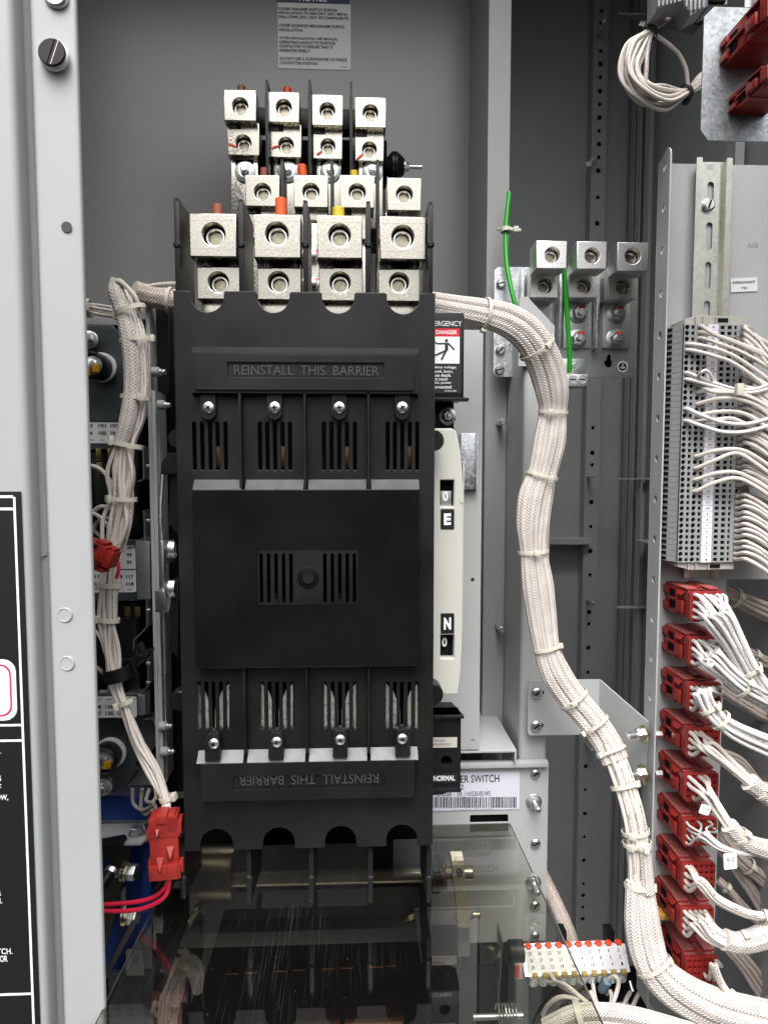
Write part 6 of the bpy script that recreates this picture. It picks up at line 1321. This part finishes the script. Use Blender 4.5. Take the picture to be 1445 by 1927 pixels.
x0, x1, z0, z1 = R(238, 1787, 271, 1836, .19); hb = thing('hole_tab', 'small grey steel tab with one round hole low at the left', 'tab', ((x0+x1)/2, .19, z0))
MB().plate([rrect(x0, z0, x1, z1, .001), circ(x0+.53*(x1-x0), z0+.62*(z1-z0), .0056, 18)], .19, .193, .0004).build('plate', m_bar, hb)
# ================================================================ lower bay under the acrylic shield
zs = W(600, 1747, 0).z
# black sheets painting the shade of the void below the cover, plus side plates
lb = thing('lower_void', 'dark housing of the switch below the cover, seen through the acrylic shield', 'housing', W(600, 1800, .24))
mb = MB(); mb.px(288, 1500, 812, 2150, .255, .004); mb.px(150, 1830, 1140, 2300, .30, .004, 0, 0); mb.build('void_shade_sheet', m_dark, lb)
mb = MB(); mb.box(W(345, 1650, .2).x, W(352, 1650, .2).x, .06, .25, W(400, 1735, .2).z, W(400, 1560, .2).z); mb.box(W(796, 1650, .16).x, W(802, 1650, .16).x, .10, .25, W(400, 2000, .2).z, W(400, 1600, .2).z); mb.build('side_plate', m_fin, lb)
ch = thing('base_channel', 'grey steel base channel running across under the shaft', 'channel', W(560, 1770, .21))
mb = MB(); mb.px(288, 1676, 812, 1752, .215, .003, .0006); mb.px(288, 1752, 812, 1779, .185, .03, .001); mb.build('channel', m_post, ch)
for u, v in ((377, 1712), (780, 1724)):
    p = W(u, v, .205); d = Vector((-.8 if u < 500 else -1, -1 if u < 500 else -.3, -.4)).normalized(); mb = MB(); mb.lathe([(.011, 0), (.011, .002)], p, d, 20); mb.lathe([(.008, .002), (.008, .010)], p, d, 6); mb.cyl(p+d*.010, p+d*.026, .0045, 12, 0, .0008); mb.build('stud_nut', m_yzinc, ch)
# shaft, barrel, lever
sh = thing('operating_shaft', 'round brassy operating shaft with hub and pale lever under the cover', 'shaft', W(600, 1655, .16))
p, q = W(360, 1657, .16), W(890, 1652, .16); q.z = p.z; q.y = p.y
m_sh = mat('shaft_metal', (.50, .45, .33), .28, 1.0, var=.15, vscale=60)
MB().cyl(p, q, S(14, .16), 30, 0, .002).build('rod', m_sh, sh)
a = W(362, 1650, .16); a.z = p.z; b = W(438, 1650, .16); b.z = p.z; mb = MB(); rr = S(50, .16); mb.lathe([(rr*.5, 0), (rr*.5, .002), (rr*.98, .004), (rr, .006), (rr, b.x-a.x)], a+Vector((0, .02, 0)), (1, 0, 0), 40); mb.build('hub', mat('hub_metal', (.33, .27, .20), .3, 1.0, var=.12, vscale=40), sh)
a = W(812, 1650, .16); a.z = p.z; mb = MB(); rr = S(34, .16); mb.lathe([(rr, 0), (rr, .010), (rr*.8, .012)], a, (1, 0, 0), 36); mb.build('collar', m_fin, sh); mb = MB(); mb.lathe([(rr*.85, .014), (rr*.85, .020)], a, (1, 0, 0), 30); mb.build('fibre_washer', mat('fibre', (.12, .045, .03), .5), sh)
c = W(866, 1645, .15); mb = MB(); Pq = [W(u, v, .135) for u, v in ((849, 1611), (871, 1611), (884, 1744), (862, 1746))]; mb.add(Pq+[k+Vector((0, .012, 0)) for k in Pq], [(3, 2, 1, 0), (4, 5, 6, 7)]+[(k, (k+1) % 4, (k+1) % 4+4, k+4) for k in range(4)]); lv = mb.build('lever', mat('cream_zinc', (.72, .66, .50), .5, .3, var=.15, vscale=120, col2=(.45, .40, .28), lo=.55, hi=.7), sh)
k = W(864, 1641, .1345); mb = MB(); mb.lathe([(.0052, 0), (.0052, -.002), (.003, -.0022)], k, (0, 1, 0), 18); mb.build('set_screw', m_fin, lv)
MB().px(862, 1745, 884, 1800, .15, .01).build('lever_foot', m_bar, sh)
for u, v in ((854, 1726), (888, 1722)): mb = MB(); k = W(u, v, .17); mb.cyl(k, k+Vector((.012, 0, 0)), .006, 14, 0, .001); mb.build('cross_bolt', m_sh, sh)
# parts deep under the shield
for i, (u, v, w_) in enumerate(((437, 1833, 24), (474, 1831, 24), (528, 1828, 24), (564, 1826, 24), (617, 1824, 24), (653, 1822, 24), (706, 1820, 28), (735, 1818, 18))):
    mb = MB(); mb.px(u-w_/2, v-1.5, u+w_/2, v+1.2, .22, .02); tag(mb.build('copper_strip', m_copper), ('copper strip seen edge on through the shield, %s from the left' % ('first', 'second', 'third', 'fourth', 'fifth', 'sixth', 'seventh', 'last')[i]), 'copper strip', 'copper strips under the shield')
for u0, u1, v in ((648, 760, 1917), (560, 640, 1922)):
    mb = MB(); mb.px(u0, v, u1, v+12, .16, .03, .002); tag(mb.build('copper_bar', m_copper), 'copper bar under the shield at the bottom edge, %s one' % ('right' if u0 > 600 else 'left'), 'copper bar', 'copper bars at the bottom edge')
lw = thing('lower_bracket', 'black lower bracket with a small pink part label under the shield', 'bracket', W(840, 1900, .16))
mb = MB(); mb.px(812, 1765, 866, 1890, .17, .03, .002); mb.build('body', m_fin, lw); mb = MB(); mb.px(813, 1799, 859, 1816, .169, .0006); mb.build('part_label', mat('pink_label', (.52, .44, .44), .4), lw)
mb = MB(); mb.tpx("703914-003 DC", 815, 1802, 848, 1806, .1686); mb.tpx("52470-003", 815, 1808, 838, 1812, .1686); mb.build('label_print', m_ink, lw)
fp = thing('folded_plate', 'thin zinc plate standing on edge left of the numbered plug', 'plate', W(938, 1850, .12))
mb = MB(); P = [W(935, 1737, .15), W(944, 1770, .10), W(936, 1890, .10), W(933, 1850, .15)]; mb.add(P+[k+Vector((.002, 0, 0)) for k in P], [(0, 1, 2, 3), (7, 6, 5, 4)]+[(k, k+4, (k+1) % 4+4, (k+1) % 4) for k in range(4)]); mb.build('sheet', m_bar, fp)
mb = MB(); k = W(928, 1793, .13); mb.cyl(k, k+Vector((-.006, -.004, 0)), .009, 20); mb.build('rivet', m_yzinc, fp); mb = MB(); k = W(958, 1790, .14); mb.cyl(k, k+Vector((.02, 0, 0)), .015, 24); mb.build('bush', m_fin, fp)
spq = thing('coil_spring', 'coil spring on a steel pin at the bottom under the shield', 'spring', W(950, 1912, .10))
k = W(935, 1912, .10); H = []
for i in range(90): a = i/90*2*math.pi*6; H.append(k+Vector((.028*i/90, .012*math.cos(a), .016*math.sin(a))))
MB().tube(H, .0012, 6).build('coil', m_steel, spq); a = W(890, 1914, .10); MB().cyl(a, a+Vector((.07, 0, 0)), .004, 12).build('pin', m_steel, spq)

# lower harness under the shield
dh = thing('cable_harness', 'dusty cable bundle arching up under the shield at the lower left', 'cable harness', W(320, 1850, .12))
pth = ((372, 1865, .22, 10), (368, 1830, .20, 17), (352, 1812, .18, 19), (336, 1826, .16, 22), (326, 1860, .14, 22), (318, 1895, .13, 21), (310, 1960, .11, 22)); strands(dh, pth, 20, 4.0, m_wire, None, .7, seed=41, jit=.2)
for (u, v, rr, dx, hd) in ((344, 1806, 20, -.8, 90), (314, 1900, 23, -.2, 170)):
    T = Vector((dx, 0, -1)).normalized(); N = T.cross(Vector((0, 1, 0))).normalized(); tie(W(u, v, .15), T, N, N.cross(T), S(rr, .15), S(rr*.8, .15), dh, m_tie, .007, hd)
mb = MB(); mb.px(205, 1832, 290, 1960, .20, .01, .002); tag(mb.build('base_plate', m_teal), 'dark plate under the shield left of the dusty bundle', 'plate')

# numbered thirty way plug
YZ = .17
np_ = thing('numbered_plug', 'thirty way plug with white numbered face and orange marks on its top', 'plug', W(1080, 1850, YZ))
P0, P1, P2, P3 = W(987, 1786, YZ), W(1172, 1778, YZ), W(1182, 1826, YZ-.02), W(993, 1834, YZ-.02)
ex = (P1-P0); ey = (P3-P0)
def pl(a, b, o=0): 
    n = ex.cross(ey).normalized(); n = n if n.y < 0 else -n
    return P0+ex*a+ey*b+n*o
def slab(mb, a0, a1, b0, b1, o0, o1, m=0):
    v8 = [pl(a, b, o) for o in (o0, o1) for a, b in ((a0, b0), (a1, b0), (a1, b1), (a0, b1))]; return mb.add(v8, [(0, 1, 2, 3), (7, 6, 5, 4), (0, 4, 5, 1), (1, 5, 6, 2), (2, 6, 7, 3), (3, 7, 4, 0)], m)
mb = MB(); slab(mb, -.03, 1.02, -.06, 1.08, -.03, -.001); mb.build('shell', m_galv, np_)
mb = MB(); slab(mb, .01, .985, .03, .93, -.001, .0004); mb.build('number_face', mat('plug_face', (.72, .71, .72), .4, var=.05, vscale=60), np_)
mb = MB(); M_ = Matrix(((*ex, 0),)*1) if False else None
rows_ = (("29", "26", "23", "20", "18", "15", "12", "9", "6", "3"), ("30", "27", "24", "21", "17", "14", "11", "8", "5", "2"), ("28", "25", "22", "19", "16", "13", "10", "7", "4", "1"))
for j, rw_ in enumerate(rows_):
    for i, t in enumerate(rw_):
        a, b = .045+.098*i+(.012 if i > 3 else 0)+.006*j, .13+.27*j
        wl = .0026*len(t); k = pl(a, b, .0008); X = ex.normalized(); Z = (-ey).normalized(); tmp = MB(); tmp.text(t, -wl/2, wl/2, -.0045, 0, 0, bold=.01)
        mb.add([k+X*v.x+Z*v.z for v in tmp.v], tmp.f)
mb.build('numbers', m_ink, np_)
for i in range(10):
    k = pl(.04+.102*i, -.03, -.006); mb = MB(); mb.lathe([(.0052, -.003), (.0056, .002), (.0048, .006), (.002, .007)], k, (.1, -.3, 1), 14); o = mb.build('torque_mark', m_mark, np_)
mb = MB(); slab(mb, -.03, 1.02, -.24, -.06, -.028, -.022); mb.build('top_ledge', m_galv, np_)
m_cmark = mat('clamp_mark_yellow', (.42, .30, .08), .5)
for i in range(10):
    k = pl(.06+.098*i, 1.2, -.012); mb = MB(); mb.lathe([(.0082, .010), (.0085, -.004), (.006, -.006)], k, (0, -.3, 1), 16); o = mb.build('terminal_barrel', m_steel, np_)
    k = pl(.07+.098*i, 1.12, .0); mb = MB(); mb.box(k.x-.004, k.x+.004, k.y-.002, k.y+.004, k.z-.001, k.z+.004, .0006); mb.build('clamp_mark', m_cmark, np_)
x0, x1, z0, z1 = R(968, 1794, 985, 1843, YZ-.01); mb = MB(); mb.box(x0, x1, YZ-.01, YZ-.008, z0, z1, .0005); mb.build('end_ear', m_white, np_); mb = MB(); k = W(973, 1825, YZ-.011); mb.box(k.x-.003, k.x+.003, k.y-.002, k.y, k.z-.012, k.z+.008, .001); mb.build('ear_mark', m_mark, np_)
MB().px(1000, 1838, 1215, 1990, .19, .02).build('socket_block', m_dark, np_)
GWp = 'short wires under the numbered plug'
for i, (pts, mm_) in enumerate(((((1034, 1832, .15), (1050, 1852, .13), (1085, 1872, .12), (1115, 1895, .11)), 0), (((1028, 1848, .15), (1060, 1852, .12), (1090, 1875, .11), (1120, 1900, .1)), 0), (((1020, 1910, .14), (1032, 1890, .13), (1055, 1876, .12), (1090, 1880, .11)), 0), (((1115, 1852, .15), (1120, 1880, .13), (1133, 1905, .11)), 1), (((1110, 1866, .14), (1122, 1890, .12), (1134, 1908, .1)), 1), (((1130, 1862, .15), (1147, 1842, .13), (1158, 1838, .12), (1163, 1855, .115), (1147, 1905, .10)), 1), (((1141, 1870, .15), (1148, 1866, .13), (1150, 1885, .12), (1140, 1905, .11)), 1), (((1185, 1868, .15), (1178, 1880, .13), (1168, 1905, .11)), 1), (((1202, 1868, .15), (1194, 1884, .13), (1184, 1908, .11)), 1), (((1180, 1890, .14), (1160, 1892, .12), (1145, 1905, .11)), 0))):
    tag(MB().tube(cr([W(*q) for q in pts], 7), S(4.2, .12), 8).build('plug_wire', m_wire), ('cream wire from the left end of the numbered plug', 'cream wire second from the left under the numbered plug', 'cream wire rising from beneath the shield to the plug bundle', 'cream wire close to the shield edge under the plug', 'cream wire just inside the shield edge under the plug', 'cream wire with blue crimp arching out of the plug', 'short cream wire curling beside the blue crimp', 'cream wire second from the right below the plug', 'rightmost cream wire below the plug', 'low flat cream wire behind the rightmost pair')[i], 'wire', GWp)
p, q = W(1131, 1862, .149), W(1143, 1846, .132); tag(MB().cyl(p, q, .0062, 14, 0, .001).build('crimp_sleeve', m_bluecap), 'pale blue crimp sleeve on the arching wire', 'crimp')
p, q = W(1184, 1846, .16), W(1190, 1866, .15); tag(MB().cyl(p, q, .003, 10).build('plug_screw', m_steel), 'thin steel screw hanging under the right end of the plug', 'screw')
bh2 = thing('cable_harness', 'pale braided harness crossing the bottom edge below the numbered plug', 'cable harness', W(1150, 1920, .05))
P2 = ((1030, 1940, .06, 26), (1085, 1915, .055, 27), (1140, 1912, .05, 27), (1200, 1922, .045, 29), (1300, 1950, .04, 30), (1400, 1975, .04, 32)); lobes(P2, bh2, ((-.4, 0, .62), (.4, -.1, .6), (0, .3, .6)))
ties(bh2, P2, [.22], heads=(100,), width=.008)
# braided cable behind the plate, right of the shield
bb = thing('cable_harness', 'thin shaded braided cable slanting behind the shield edge', 'cable harness', W(1050, 1720, .26)); sleeve(bb, ((1015, 1640, .30, 14), (1040, 1690, .28, 14), (1065, 1745, .26, 14), (1085, 1800, .25, 13)), m_braidd, .85, (.05, 8), 30)
mb = MB(); mb.px(1052, 1754, 1066, 1790, .19, .02, .001); mb.px(1142, 1754, 1156, 1790, .19, .02, .001); o = mb.build('plug_support', m_fin); tag(o, 'pair of black support posts behind the numbered plug', 'support')
# front edge rail at the bottom
mb = MB(); mb.px(870, 1919, 1130, 1990, .0, .06, .002); mb.build('x', m_grey) if False else None

# ---------------------------------------------------------------- the acrylic shield (horizontal sheet)
yb = YR-.001; yf = -.46
xl0, xr0 = W(250, 1640, .1).x, W(957, 1540, YR).x
def gx(u, v):                                   # point of the sheet seen at a pixel
    d = RGT*((u-UC)/FPX)-UPV*((v-VC)/FPX)+FWD; k = zs/d.z; return d.x*k, d.y*k-D
a = gx(956, 1541); b = gx(1135, 1927); c = gx(283, 1720); e_ = gx(208, 1868)
def ext(p, q, y): t = (y-p[1])/(q[1]-p[1]); return p[0]+(q[0]-p[0])*t
pr_ = [(ext(c, e_, yf), yf), (ext(a, b, yf), yf), (ext(a, b, yb), yb), (ext(c, e_, yb), yb)]
mb = MB(); mb.add([(x, y, zs) for x, y in pr_], [(0, 1, 2, 3)])
sd_ = thing('acrylic_shield', 'clear smoky acrylic sheet lying level under the cover, scratched and dusty', 'shield', (pr_[0][0], yf, zs)); mb.build('sheet', m_glass, sd_)
mb = MB()
for p, q in ((pr_[1], pr_[2]), (pr_[0], pr_[3])):
    mb.add([(p[0]-.0005, p[1], zs-.003), (p[0]+.0005, p[1], zs-.003), (p[0]+.0005, p[1], zs-.0004), (p[0]-.0005, p[1], zs-.0004), (q[0]-.0005, q[1], zs-.003), (q[0]+.0005, q[1], zs-.003), (q[0]+.0005, q[1], zs-.0004), (q[0]-.0005, q[1], zs-.0004)], [(0, 1, 2, 3), (7, 6, 5, 4), (0, 4, 5, 1), (1, 5, 6, 2), (2, 6, 7, 3), (3, 7, 4, 0)])
mb.build('cut_edge', m_bar, sd_)
